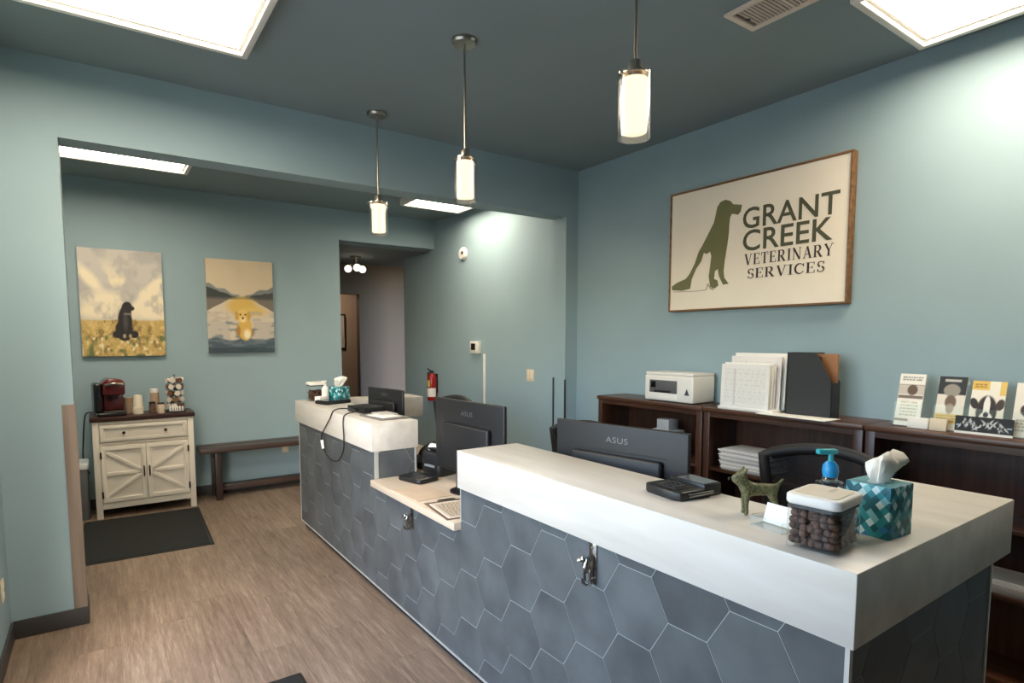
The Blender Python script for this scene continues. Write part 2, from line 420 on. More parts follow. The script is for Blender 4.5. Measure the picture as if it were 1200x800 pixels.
# ceiling vent
v = thing('ceiling_vent', 'beige slatted air vent in the ceiling between pendant and lit panel', 'vent', (2.545, 1.52, H))
VM = mat('beige_vent_metal', (222, 208, 192), 0.45, var=0.05)
MB().ring((-.115, .115, -.23, .23), (-.085, .085, -.2, .2), -.012, 0).build('frame', VM, v, bevel=.003)
box('backing', mat('vent_dark', (110, 98, 86), 0.8), (-.085, .085, -.2, .2, -.003, 0), v)
sl = MB().box(-.085, .085, -.0035, .0035, -.010, -.003).mesh('slat'); sl.materials.append(VM)
for i in range(22):
    if i == 11: continue
    place('slat', sl, v, (0, -.19 + i * .0173, 0), (0.5, 0, 0))
box('crossbar', VM, (-.085, .085, -.006, .006, -.011, -.003), v, loc=(0, 0, 0))
box('damper_lever', BLACK_P, (-.008, .008, .17, .185, -.016, -.01), v)

# ------------------------------------------------------------------ pendants
def pendant(label, x, y):
    t = thing('pendant_lamp', label, 'pendant lamp', (x, y, H), 0, 'pendant lamps over the counter')
    MB().lathe([(.0, 0), (.064, 0), (.064, -.012), (.056, -.022), (.0, -.024)], 32).build('canopy', NICKEL, t, smooth=True)
    MB().lathe([(.006, -.02), (.006, -.54)], 12).build('rod', NICKEL, t, smooth=True)
    MB().lathe([(.0, -.525), (.02, -.53), (.026, -.545), (.026, -.60), (.0, -.60)], 24).build('socket', NICKEL, t, smooth=True)
    MB().lathe([(.0, -.572), (.048, -.573), (.048, -.578), (.0, -.578)], 24).build('shade_holder', NICKEL, t, smooth=True)
    MB().tube([(-.075, 0, -.585), (.075, 0, -.585)], .0035, 8).build('holder_pin', NICKEL, t, smooth=True)
    MB().lathe([(.057, -.79), (.057, -.572), (.0545, -.572), (.0545, -.79), (.057, -.79)], 36).build('glass_cylinder', CLEAR, t, smooth=True)
    MB().lathe([(.0, -.772), (.041, -.771), (.044, -.768), (.044, -.592), (.0, -.592)], 32).build('inner_shade', emit_mat('frosted_glow', (255, 226, 182), PEND), t, smooth=True)
    return t
pendant('pendant lamp nearest the framed sign, its ceiling plate out of view', 1.57, 1.48)
pendant('middle pendant lamp of the three hanging over the counter', 1.57, 2.63)
pendant('farthest pendant lamp, hanging before the wide opening', 1.58, 3.78)

# ------------------------------------------------------------------ reception counter
XC = 1.36; XT = 1.38
Y0, Y1, Y2, Y3 = 0.59, 2.37, 3.43, 5.15       # near slab, low ledge, far slab
ZS, ZT, ZL = 0.92, 1.10, 0.75
ct = thing('reception_counter', 'reception counter body clad in slate blue hexagon tiles', 'counter')
gr = XT + .0015
fp = MB().prism([(-(Y3 - .03), .06), (-(Y0 + .026), .06), (-(Y0 + .026), ZS), (-Y1, ZS), (-Y1, ZL - .04), (-(Y2 + .004), ZL - .04), (-(Y2 + .004), ZS), (-(Y3 - .03), ZS)], -(XT + .14), -gr, TO_X)
fp = fp.build('front_panel', GROUT, ct)
ep = box('end_panel', GROUT, (XT + .012, 2.32, Y0 + .021, Y0 + .16, .06, ZS), ct)
fe = box('far_end_panel', TILE, (XT + .14, 2.30, Y3 - .17, Y3 - .03, .06, ZS), ct)
box('toe_kick', BLACK_M, (XT + .03, XT + .12, Y0 + .05, Y3 - .05, 0, .06), ct)
box('end_toe_kick', BLACK_M, (XT + .12, 2.30, Y0 + .05, Y0 + .15, 0, .06), ct)
np_ = box('notch_panel', GROUT, (XT + .02, 1.66, Y2 + .0022, Y2 + .13, ZL, ZS), ct)
box('desk_end_support', mat('dark_panel', (48, 50, 54), .5), (1.54, 2.10, Y2 - .9, Y2 - .87, 0, ZL - .04), ct)
SID = .1386
def clip(poly, k, lim, keep_less):
    out = []
    for i in range(len(poly)):
        a, b = poly[i], poly[(i + 1) % len(poly)]
        ia = (a[k] <= lim) == keep_less or abs(a[k] - lim) < 1e-9; ib = (b[k] <= lim) == keep_less or abs(b[k] - lim) < 1e-9
        if ia: out.append(a)
        if ia != ib:
            t = (lim - a[k]) / (b[k] - a[k]); out.append(tuple(a[j] + t * (b[j] - a[j]) for j in (0, 1)))
    return out
def clipr(poly, u0, u1, v0, v1):
    for k, lim, ls in ((0, u0, False), (0, u1, True), (1, v0, False), (1, v1, True)):
        if len(poly) < 3: return []
        poly = clip(poly, k, lim, ls)
    return poly if len(poly) >= 3 else []
def parea(p): return abs(sum(p[i][0] * p[(i + 1) % len(p)][1] - p[(i + 1) % len(p)][0] * p[i][1] for i in range(len(p)))) / 2
def hexes(parent, M, regions, cu, cv, w0, w1):
    u0 = min(r[0] for r in regions); u1 = max(r[1] for r in regions); v0 = min(r[2] for r in regions); v1 = max(r[3] for r in regions)
    fh = SID * math.sqrt(3); s = SID - .0018
    for i in range(int((u0 - cu) / (1.5 * SID)) - 2, int((u1 - cu) / (1.5 * SID)) + 3):
        for j in range(int((v0 - cv) / fh) - 2, int((v1 - cv) / fh) + 3):
            hx = cu + i * 1.5 * SID; hy = cv + (j + (0.5 if i % 2 else 0)) * fh
            full = [(hx + s * math.cos(PI * k / 3), hy + s * math.sin(PI * k / 3)) for k in range(6)]
            b = MB(); n = 0
            for r in regions:
                p = clipr(full, *r)
                if p and parea(p) > 2e-4: b.prism([(q[0] - hx, q[1] - hy) for q in p], w0, w1, M); n += 1
            if n:
                o = b.build('tile', TILE, parent)
                o.location = M.to_3x3() @ Vector((hx, hy, 0))
# front face: u = -y, v = z, out = -x   (tile centre measured at y .85, z .76)
hexes(fp, TO_X, [(-(Y3 - .035), -(Y0 + .024), .062, ZL - .042), (-(Y1), -(Y0 + .024), ZL - .042, ZS), (-(Y3 - .035), -Y2, ZL - .042, ZS)], -0.85, 0.76, -gr - .001, -XT)
hexes(ep, TO_Y, [(XT + .012, 2.315, .062, ZS)], 1.80, 0.70, -(Y0 + .025), -(Y0 + .02))
hexes(np_, TO_Y, [(XT + .026, 1.655, ZL, ZS)], 1.50, 0.83, -(Y2 + .005), -Y2)
EDGE = mat('satin_aluminium_edge', (206, 206, 200), 0.35, metal=0.5, var=0.03)
box('edge_trim', EDGE, (XT - .003, XT + .012, Y0 + .015, Y0 + .026, .06, ZS), ct)
box('edge_trim', EDGE, (2.314, 2.326, Y0 + .016, Y0 + .03, .06, ZS), ct)
box('edge_trim', EDGE, (XT - .002, XT + .022, Y2 - .004, Y2 + .008, ZL, ZS), ct)
box('edge_trim', EDGE, (1.652, 1.664, Y2 - .004, Y2 + .008, ZL, ZS), ct)
box('edge_trim', EDGE, (XT - .002, XT + .012, Y1 - .004, Y1 + .004, ZL, ZS), ct)
box('edge_trim', EDGE, (XT - .002, XT + .012, Y3 - .036, Y3 - .026, .06, ZS), ct)
box('edge_trim', EDGE, (XT - .004, XT + .006, Y0 + .03, Y3 - .04, .052, .062), ct)
# slabs
tag(MB().prism([(XC, Y0), (2.43, Y0), (2.43, .97), (1.71, .97), (1.71, Y1), (XC, Y1)], ZS, ZT).build('counter_ledge', SLAB, None, bevel=.004),
    'thick white raised countertop ledge holding the kibble jar and tissue box', 'countertop')
tag(MB().prism([(XC, Y2), (1.68, Y2), (1.68, 4.83), (2.42, 4.83), (2.42, Y3), (XC, Y3)], ZS, ZT).build('counter_ledge', SLAB, None, bevel=.004),
    'thick white raised countertop ledge at the far end, cable hanging over it', 'countertop')
tag(MB().prism([(XC - .015, Y1 + .006), (1.53, Y1 + .006), (1.53, .77), (2.15, .77), (2.15, 4.83), (1.665, 4.83), (1.665, Y2 - .006), (XC - .015, Y2 - .006)], ZL - .04, ZL).build('worktop', mat('beige_laminate_worktop', (198, 180, 158), .4, var=.03, scale=3, stretch=(6, .8, 5)), None, bevel=.003),
    'low beige worktop between the two raised ledges', 'worktop')
# leash hooks: a cast dog standing on a wall plate
def leash_hook(label, y, ztop, h=.145):
    t = thing('leash_hook', label, 'hook', (XT, y, ztop), 0, 'dog-shaped leash hooks')
    s = h / .145
    MB().box(-.006, 0, -.018 * s, .018 * s, -.145 * s, 0).build('plate', CHROME, t, bevel=.002)
    for zz in (-.016, -.128): MB().lathe([(0, .004), (.004, .003), (.005, 0)], 10, Matrix.Translation((-.006, 0, zz * s)) @ Matrix.Rotation(-PI / 2, 4, 'Y')).build('screw', CHROME, t, smooth=True)
    d = MB()
    d.tube([(-.012, 0, -.045 * s), (-.03, .001, -.055 * s), (-.036, .001, -.075 * s), (-.022, 0, -.095 * s), (-.012, 0, -.10 * s)], [.006, .013, .014, .012, .006], 10)
    d.build('dog_body', CHROME, t, smooth=True)
    hd = MB().sphere((-.04, .010, -.052 * s), .013, 10, 8, 1, 1.1, 1); hd.tube([(-.046, .016, -.055 * s), (-.054, .024, -.060 * s)], [.008, .005], 8)
    hd.build('dog_head', CHROME, t, smooth=True)
    for yy in (-.012, .012):
        MB().tube([(-.028, yy, -.085 * s), (-.03, yy * 1.2, -.11 * s), (-.026, yy * 1.3, -.135 * s), (-.034, yy * 1.3, -.138 * s)], [.006, .005, .005, .004], 8).build('dog_leg', CHROME, t, smooth=True)
    MB().tube([(-.012, 0, -.13 * s), (-.035, 0, -.142 * s), (-.05, 0, -.13 * s), (-.052, 0, -.115 * s)], .005, 8).build('hook', CHROME, t, smooth=True)
leash_hook('pewter dog-shaped leash hook under the near raised ledge', 1.455, .915)
leash_hook('pewter dog-shaped leash hook under the low worktop', 2.90, .695, .12)

# ------------------------------------------------------------------ bookcases along the right wall
XS = 3.27; ZB = 1.175
def bookcase(label, y0, y1):
    t = thing('bookcase', label, 'bookcase', (XS, (y0 + y1) / 2, 0), 0, 'espresso bookcases under the sign')
    w = (y1 - y0) / 2; d = XR - XS
    box('top', ESPR, (-.015, d, -w, w, ZB - .028, ZB), t, bevel=.004)
    for s in (-1, 1):
        a, b = sorted((s * (w - .004), s * (w - .05)))
        box('side_panel', ESPRZ, (0, d, a, b, 0, ZB - .028), t, bevel=.002)
    box('back_panel', ESPRZ, (d - .012, d, -w + .05, w - .05, .06, ZB - .028), t)
    for z in (.08, .47, .78): box('shelf', ESPR, (.012, d - .012, -w + .05, w - .05, z - .022, z), t, bevel=.002)
    box('apron', ESPR, (.004, .02, -w + .05, w - .05, ZB - .06, ZB - .028), t)
    box('plinth', ESPR, (.01, .03, -w + .05, w - .05, 0, .058), t)
bookcase('dark bookcase with the white printer on its top', 2.425, 3.42)
bookcase('dark bookcase with the paper sorter and black magazine file on top', 1.425, 2.42)
bookcase('dark bookcase with the brochure holders on top', .425, 1.42)

# printer
p = thing('printer', 'small white inkjet printer on the dark bookcase', 'printer', (3.42, 2.745, ZB))
PW = mat('printer_white', (230, 226, 218), .35, var=.02)
box('body', PW, (-.12, .12, -.215, .215, .006, .19), p, bevel=.012, segs=3)
box('scanner_lid', PW, (-.115, .12, -.21, .21, .19, .212), p, bevel=.006)
box('front_panel', mat('printer_grey', (92, 92, 94), .3), (-.126, -.115, -.08, .165, .065, .155), p, bevel=.003)
box('screen', GLOSS_K, (-.129, -.124, .105, .15, .10, .145), p, bevel=.002)
box('paper_slot', BLACK_P, (-.128, -.122, -.03, .12, .068, .082), p)
box('output_tray', PW, (-.127, -.115, -.09, .17, .015, .055), p, bevel=.003)
mk = MB().prism([(-.02, 0), (.02, 0), (0, .045)], 0, .002, Matrix.Translation((-.121, -.165, .06)) @ TO_X); mk.build('sticker', mat('dark_sticker', (70, 74, 80), .6), p)
for sx in (-.09, .09): box('foot', BLACK_P, (sx - .02, sx + .02, -.18, .18, 0, .007), p)

# paper sorter
t = thing('paper_sorter', 'upright file sorter crammed with white documents beside the printer', 'file sorter', (3.40, 2.13, ZB))
box('base', WHITE_P, (-.12, .14, -.19, .19, 0, .02), t, bevel=.004)
for i, (x, h_, w_, ys) in enumerate(((-.11, .29, .165, .01), (-.085, .30, .165, .005), (-.06, .28, .16, 0), (-.03, .34, .17, -.01), (0, .36, .175, -.02), (.03, .355, .17, -.025), (.06, .345, .17, -.03))):
    a = Art(34, 46, (235 - 3 * (i % 3), 231 - 3 * (i % 2), 224))
    a.lines(.08, .92, .1, .92, 16, (222, 218, 212), i); a.rect(.28, .30, .06, .9, (206, 200, 194)); a.rect(.6, .61, .06, .9, (206, 200, 194))
    sh = box('document', PAPER, (-.006, .006, -w_, w_, .018, h_), t, bevel=.001, loc=(x, ys, 0), rot=(0, .04, 0))
    if i in (0, 3): a.build('print', 2 * w_, h_ - .02, sh, Matrix.Translation((-.0065, w_, .019)) @ TO_X)
MB().ring((-.02, .02, -.19, .19), (-.016, .016, -.186, .186), .02, .25).build('divider', WHITE_P, t, loc=(.10, 0, 0))
# magazine file
t = thing('magazine_file', 'black magazine file with slanted cut and brown folder inside', 'magazine file', (3.40, 1.765, ZB), .03)
KF = mat('charcoal_board', (40, 42, 44), .65, var=.08, scale=20)
side = [(-.135, 0), (.125, 0), (.125, .20), (.03, .37), (-.135, .37)]
for x in (-.05, .044):
    MB().prism([(a, b) for a, b in side], 0, .006, Matrix.Translation((x + .006, 0, 0)) @ TO_X).build('side_panel', KF, t)
box('front_panel', KF, (-.05, .05, .129, .135, 0, .37), t)
box('spine_panel', KF, (-.05, .05, -.125, -.119, 0, .20), t)
box('base', KF, (-.05, .05, -.125, .135, 0, .005), t)
box('folder', mat('brown_kraft', (150, 104, 66), .7, var=.08), (.02, .04, -.118, .12, .006, .362), t, bevel=.002)
MB().lathe([(.006, 0), (.012, 0), (.012, .002), (.006, .002), (.006, 0)], 16, Matrix.Translation((.019, -.02, .335)) @ Matrix.Rotation(-PI / 2, 4, 'Y')).build('folder_eyelet', NICKEL, t)
# loose papers on the top
tag(MB().box(-.14, .02, -.21, .21, 0, .004).build('loose_paper', PAPER, None, bevel=.001, loc=(3.42, 1.78, ZB), rot=(0, 0, -.05)), 'white loose sheets lying in front of the black magazine file', 'paper')
bpy.data.objects['loose_paper'].location = (3.355, 1.80, ZB)
# things inside the bookcases
CARD = mat('white_carton', (206, 204, 200), .6, var=.04)
t = tag(MB().box(-.06, .06, -.10, .10, 0, .19).build('small_carton', CARD, None, bevel=.003, loc=(3.37, 2.79, .78)), 'wide white carton on the shelf below the printer', 'box')
t = tag(MB().box(-.05, .05, -.055, .055, 0, .075).build('small_carton', mat('grey_carton', (176, 178, 178), .6), None, bevel=.003, loc=(3.37, 2.80, .97)), 'little grey carton stacked on the wider white carton', 'box')
t = tag(MB().box(-.09, .09, -.012, .012, 0, .24).build('red_binder', mat('red_cloth', (110, 22, 22), .5), None, bevel=.003, loc=(3.40, 2.495, .78)), 'thin dark red binder standing below the printer', 'binder')
stk = thing('paper_stack', 'uneven stack of papers on the shelf below the paper sorter', 'paper stack', (3.41, 2.14, .78))
for i in range(15):
    box('sheaf', PAPER if i % 3 else mat('grey_paper', (190, 184, 176), .8), (-.11, .11, -.17, .17, i * .009, i * .009 + .0085), stk, bevel=.001, loc=(random.uniform(-.01, .01), random.uniform(-.02, .02), 0), rot=(0, 0, random.uniform(-.04, .04)))
t = thing('document_tray', 'silver document tray on the low shelf at the picture edge', 'tray', (3.42, .80, .47))
box('tray_base', mat('silver_plastic', (170, 166, 160), .35), (-.12, .12, -.15, .15, 0, .012), t, bevel=.003)
box('paper_pile', PAPER, (-.10, .10, -.13, .13, .012, .055), t, bevel=.002)
box('rim', mat('silver_plastic', (170, 166, 160), .35), (-.125, -.118, -.15, .15, 0, .04), t, bevel=.002)

# brochure holders
def brochure(label, y, w, h, art, tilt=.24, xb=3.39, banner=None):
    t = thing('brochure_holder', label, 'brochure holder', (xb, y, ZB), 0, 'brochure holders on the bookcase')
    box('base', ACRYL, (-.03, .07, -w / 2, w / 2, 0, .006), t, bevel=.001)
    M = Matrix.Translation((-.01, 0, .006)) @ Matrix.Rotation(tilt, 4, 'Y')
    MB().box(.004, .010, -w / 2, w / 2, 0, h, M).build('brochure', PAPER, t)
    art.build('print', w, h, t, M @ Matrix.Translation((.003, w / 2, 0)) @ TO_X)
    MB().box(-.012, -.009, -w / 2 - .004, w / 2 + .004, 0, h * .45, M).build('front_pocket', ACRYL, t)
    MB().box(.012, .015, -w / 2 - .004, w / 2 + .004, 0, h * .98, M).build('back_plate', ACRYL, t)
    if banner: banner(t, M)
    return t
a = Art(34, 66, (236, 230, 220))
a.rect(0, 1, .78, .80, (150, 140, 132)); a.rect(0, 1, .60, .78, (198, 188, 176)); a.ell(.55, .69, .2, .1, (98, 78, 62)); a.rect(.02, .98, .52, .58, (120, 104, 92)); a.lines(.1, .9, .86, .95, 2, (150, 146, 140), 1); a.lines(.15, .85, .18, .48, 5, (196, 186, 160), 2); a.rect(0, 1, .08, .13, (150, 132, 112))
brochure('narrow white brochure holder nearest the black magazine file', 1.275, .115, .27, a)
a = Art(36, 66, (224, 214, 200))
a.rect(0, 1, .66, 1, (38, 40, 44)); a.ell(.5, .74, .3, .12, (150, 142, 130)); a.rect(.2, .8, .90, .94, (190, 186, 178)); a.ell(.5, .52, .2, .13, (110, 90, 74)); a.ell(.5, .40, .14, .1, (150, 128, 108)); a.rect(0, 1, .12, .30, (214, 178, 88)); a.lines(.08, .9, .14, .28, 3, (150, 110, 40), 4)
brochure('black-topped brochure with a yellow band in its holder', 1.10, .115, .265, a)
a = Art(48, 66, (236, 228, 212))
a.rect(0, .5, .82, 1, (226, 186, 92)); a.rect(.82, 1, .74, 1, (226, 190, 104)); a.lines(.08, .42, .86, .96, 2, (170, 130, 60), 5)
a.ell(.5, .42, .30, .30, (44, 36, 34)); a.ell(.12, .56, .14, .09, (38, 30, 28), rot=-.5); a.ell(.88, .56, .13, .1, (60, 48, 42), rot=.5)
a.ell(.5, .50, .10, .22, (238, 232, 224)); a.ell(.5, .28, .20, .13, (238, 230, 222)); a.ell(.5, .36, .08, .05, (24, 20, 20)); a.ell(.36, .48, .04, .03, (12, 10, 10)); a.ell(.64, .48, .04, .03, (12, 10, 10)); a.rect(.46, .54, .22, .25, (60, 40, 40))
def sale_banner(t, M):
    b = Art(70, 26, (20, 20, 22))
    r = random.Random(3)
    for i in range(13):
        u = .12 + i * .06
        b.ell(u, .55 + .1 * math.sin(i), .022, .26, (206, 206, 204), .6, r.uniform(-.5, .5)); b.ell(u, .55 + .1 * math.sin(i), .010, .14, (20, 20, 22), .6)
    b.rect(.02, .1, .44, .5, (150, 170, 190)); b.rect(.9, .98, .44, .5, (150, 170, 190)); b.rect(0, 1, 0, .14, (232, 228, 220))
    M2 = Matrix.Translation((-.045, 0, .0)) @ Matrix.Rotation(.12, 4, 'Y')
    MB().box(0, .004, -.12, .10, .002, .085, M2).build('banner_card', BLACK_M, t)
    b.build('banner_print', .22, .083, t, M2 @ Matrix.Translation((-.0006, .10, .002)) @ TO_X)
brochure('brochure with a black and white dog face behind a black banner', .955, .13, .25, a, banner=sale_banner)
a = Art(36, 60, (234, 226, 212)); a.ell(.4, .5, .22, .12, (60, 50, 44)); a.ell(.85, .8, .2, .12, (120, 128, 100)); a.lines(.1, .9, .1, .34, 4, (180, 170, 156), 9)
brochure('pale brochure in the holder at the picture edge', .79, .13, .25, a)
t = tag(MB().box(-.012, .012, -.045, .045, 0, .055).build('card_box', PAPER, None, bevel=.002, loc=(3.355, 1.21, ZB), rot=(0, .1, 0)), 'small white card pack between the first two brochures', 'cards')
t = tag(MB().box(-.012, .012, -.035, .035, 0, .06).build('card_box', mat('cream_card', (222, 206, 180), .7), None, bevel=.002, loc=(3.345, 1.12, ZB), rot=(0, .1, 0)), 'small cream card pack below the black-topped brochure', 'cards')

# ------------------------------------------------------------------ sign
SX = 3.53
t = thing('wall_sign', 'large framed cream sign with green dog logo and lettering', 'sign', (SX, 2.305, 1.825))
FRW = wood_mat('sign_frame_wood', (92, 62, 36), (140, 100, 58), 'Y', 4, .5)
sw, sh = 1.285, .86
MB().ring((-sw / 2, sw / 2, 0, sh), (-sw / 2 + .013, sw / 2 - .013, .013, sh - .013), -.05, .004, TO_X).build('frame', FRW, t, bevel=.002)
box('canvas', mat('cream_canvas', (240, 230, 213), .8, var=.02, scale=5, bump=.1, bscale=300), (.004, .02, -sw / 2 + .013, sw / 2 - .013, .013, sh - .013), t)
GREEN = mat('olive_green_print', (112, 112, 74), .7, var=.03); GREEN2 = mat('dark_olive_print', (78, 80, 60), .7, var=.03); DARKP = mat('dark_brown_print', (62, 48, 48), .7, var=.03)
sgn = lambda y, z: (-(y - 2.305), z - 1.825)
dog = [(2.357,2.507),(2.425,2.523),(2.445,2.548),(2.485,2.564),(2.524,2.555),(2.548,2.525),(2.558,2.475),(2.571,2.425),(2.600,2.377),(2.630,2.329),(2.656,2.288),(2.691,2.239),(2.722,2.161),(2.764,2.092),(2.797,2.059),(2.877,2.037),(2.923,2.012),(2.918,1.986),(2.828,1.976),(2.756,1.986),(2.745,2.054),(2.709,2.124),(2.667,2.173),(2.648,2.228),(2.620,2.218),(2.595,2.231),(2.584,2.200),(2.592,2.130),(2.600,2.060),(2.587,1.988),(2.555,1.972),(2.521,1.992),(2.530,2.028),(2.557,2.039),(2.553,2.091),(2.529,2.106),(2.517,2.053),(2.484,1.995),(2.441,1.998),(2.476,2.041),(2.483,2.085),(2.476,2.153),(2.463,2.237),(2.452,2.321),(2.449,2.388),(2.445,2.439),(2.432,2.462),(2.383,2.448),(2.365,2.467)]
MB().prism([sgn(*q) for q in dog], -.003, -.0015, TO_X).build('dog_logo', GREEN, t)
c = MB()
catl = [(2.905, 1.972), (2.80, 1.968), (2.70, 1.965), (2.62, 1.968)]
for q, r in zip(catl[:-1], catl[1:]): c.seg(sgn(*q), sgn(*r), .004, -.003, -.0015, TO_X)
for q, r in zip([(2.62, 1.968), (2.607, 2.01), (2.585, 1.975)], [(2.607, 2.01), (2.585, 1.975), (2.56, 1.965)]): c.seg(sgn(*q), sgn(*r), .006, -.003, -.0015, TO_X)
c.build('cat_outline', mat('grey_print', (150, 142, 128), .7), t)
T2 = TO_X.copy()
text_mesh('lettering', 'GRANT', GREEN2, (sgn(2.347, 0)[0], sgn(1.728, 0)[0], 2.344 - 1.825, 2.480 - 1.825), TO_X @ Matrix.Translation((0, 0, -.0035)), t, space=1.02, spread=.012)
text_mesh('lettering', 'CREEK', GREEN2, (sgn(2.342, 0)[0], sgn(1.761, 0)[0], 2.199 - 1.825, 2.335 - 1.825), TO_X @ Matrix.Translation((0, 0, -.0035)), t, space=1.02, spread=.012)
# serif capitals, built stroke by stroke in a unit-high cell
def serif_word(word, u0, u1, v0, v1, parent):
    TH, TN, SE = .17, .055, .045
    W = {'V': .92, 'E': .74, 'T': .80, 'R': .88, 'I': .40, 'N': .92, 'A': .92, 'Y': .88, 'S': .62, 'C': .82}
    def glyph(b, ch, x, M):
        w = W[ch]; S = lambda p, q, t_: b.seg((x + p[0], p[1]), (x + q[0], q[1]), t_, 0, .001, M)
        sf = lambda cx, y, l_=.3: S((cx - l_ / 2, y), (cx + l_ / 2, y), SE)
        lo, hi = SE / 2, 1 - SE / 2
        def arc(cx, cy, rx, ry, a0, a1, wf, n=14):
            pts = [(x + cx + rx * math.cos(a0 + (a1 - a0) * i / n), cy + ry * math.sin(a0 + (a1 - a0) * i / n)) for i in range(n + 1)]
            for i in range(n): b.seg(pts[i], pts[i + 1], wf((i + .5) / n), 0, .001, M)
        if ch == 'V': S((.16, 1), (.47, .0), TH); S((.78, 1), (.47, .0), TN); sf(.17, hi); sf(.78, hi, .26)
        if ch == 'A': S((.14, 0), (.45, 1), TN); S((.76, 0), (.45, 1), TH); S((.24, .33), (.66, .33), TN); sf(.15, lo, .26); sf(.76, lo)
        if ch == 'E':
            S((.17, 0), (.17, 1), TH); S((.02, hi), (.66, hi), SE); S((.02, lo), (.68, lo), SE); S((.2, .52), (.5, .52), SE)
            S((.65, 1), (.65, .76), TN); S((.67, 0), (.67, .26), TN); S((.5, .63), (.5, .41), TN)
        if ch == 'T': S((.4, 0), (.4, 1), TH); S((.03, hi), (.77, hi), SE); S((.05, 1), (.05, .72), TN); S((.75, 1), (.75, .72), TN); sf(.4, lo, .34)
        if ch == 'I': S((.2, 0), (.2, 1), TH); sf(.2, lo, .36); sf(.2, hi, .36)
        if ch == 'N': S((.16, 0), (.16, 1), TN); S((.14, 1), (.76, 0), TH); S((.78, 0), (.78, 1), TN); sf(.16, lo, .26); sf(.78, hi, .26); sf(.1, hi, .2)
        if ch == 'Y': S((.12, 1), (.44, .45), TH); S((.76, 1), (.44, .45), TN); S((.44, 0), (.44, .5), TH); sf(.44, lo, .34); sf(.14, hi); sf(.76, hi, .26)
        if ch == 'R':
            S((.17, 0), (.17, 1), TH); sf(.17, lo, .34); S((.0, hi), (.42, hi), SE); S((.2, .49), (.42, .49), SE)
            arc(.42, .735, .22, .245, -PI / 2, PI / 2, lambda f: SE + (TH - SE) * math.sin(PI * f))
            S((.40, .49), (.74, 0), TH); sf(.78, lo, .2)
        if ch == 'C':
            arc(.43, .5, .36, .47, .55, 2 * PI - .55, lambda f: TN + (TH - TN) * max(0, math.sin(PI * f)) ** 1.5, 22); S((.74, .98), (.74, .68), TN)
        if ch == 'S':
            arc(.31, .735, .22, .235, .45, PI * 1.5 - .25, lambda f: TN + (TH - TN) * f ** 1.5, 14)
            arc(.31, .255, .23, .235, PI / 2 - .25, -PI + .45, lambda f: TN + (TH - TN) * (1 - f) ** 1.5, 14)
            S((.53, .98), (.53, .72), TN); S((.08, .02), (.08, .28), TN)
    tot = sum(W[ch] for ch in word) + .12 * (len(word) - 1)
    h = v1 - v0; sx = (u1 - u0) / tot
    M = TO_X @ Matrix.Translation((u0, v0, -.003)) @ Matrix.Diagonal((sx, h, 1, 1))
    b = MB(); x = 0
    for ch in word: glyph(b, ch, x, M); x += W[ch] + .12
    return b.build('lettering', DARKP, parent)
serif_word('VETERINARY', sgn(2.328, 0)[0], sgn(1.752, 0)[0], 2.109 - 1.825, 2.180 - 1.825, t)
serif_word('SERVICES', sgn(2.302, 0)[0], sgn(1.798, 0)[0], 2.020 - 1.825, 2.083 - 1.825, t)

# ------------------------------------------------------------------ monitors
MONB = mat('monitor_back', (22, 22, 24), .5, var=.08, scale=40)
def monitor(label, p_left, p_right, ztop, desk=ZL, text=True, h=.40):
    pl_, pr_ = Vector(p_left), Vector(p_right); w = (pl_ - pr_).length; mid = (pl_ + pr_) / 2
    d = pl_ - pr_; rz = math.atan2(d.y, d.x) - PI / 2           # local +Y runs towards the left end
    t = thing('monitor', label, 'monitor', (mid.x, mid.y, desk), rz, 'desk monitors')
    zt = ztop - desk; zb = zt - h
    b = MB().box(0, .022, -w / 2, w / 2, zb, zt).build('shell', MONB, t, bevel=.008, segs=3)
    box('rear_bulge', MONB, (-.03, .004, -w * .34, w * .34, zb + .03, zt - h * .32), t, bevel=.014, segs=3)
    box('vent_slot', BLACK_M, (-.0015, .002, -w * .36, w * .36, zt - h * .30, zt - h * .285), t)
    box('screen', GLOSS_K, (.0215, .0235, -w / 2 + .012, w / 2 - .012, zb + .02, zt - .012), t)
    box('stand_neck', BLACK_P, (-.055, -.025, -.035, .035, .01, zb + .16), t, bevel=.006)
    MB().lathe([(0, .0), (.10, .0), (.10, .008), (.05, .016), (0, .018)], 32).build('stand_base', BLACK_P, t, smooth=True)
    if text:
        s = w / .66
        text_mesh('maker_mark', 'ASUS', mat('grey_logo', (120, 122, 124), .3, metal=.5), (-.055 * s, .055 * s, zt - h * .20, zt - h * .20 + .026), TO_X @ Matrix.Translation((.0, 0, .0005)), t, space=1.05)
    return t
monitor('black monitor seen from behind beside the near raised ledge', (1.76, 2.12), (1.89, 1.46), 1.25)
monitor('black monitor seen from behind above the low worktop gap', (1.68, 3.19), (1.72, 2.50), 1.27, h=.43)
monitor('small black monitor seen from behind at the far ledge', (1.80, 4.60), (1.87, 4.08), 1.235, h=.30)

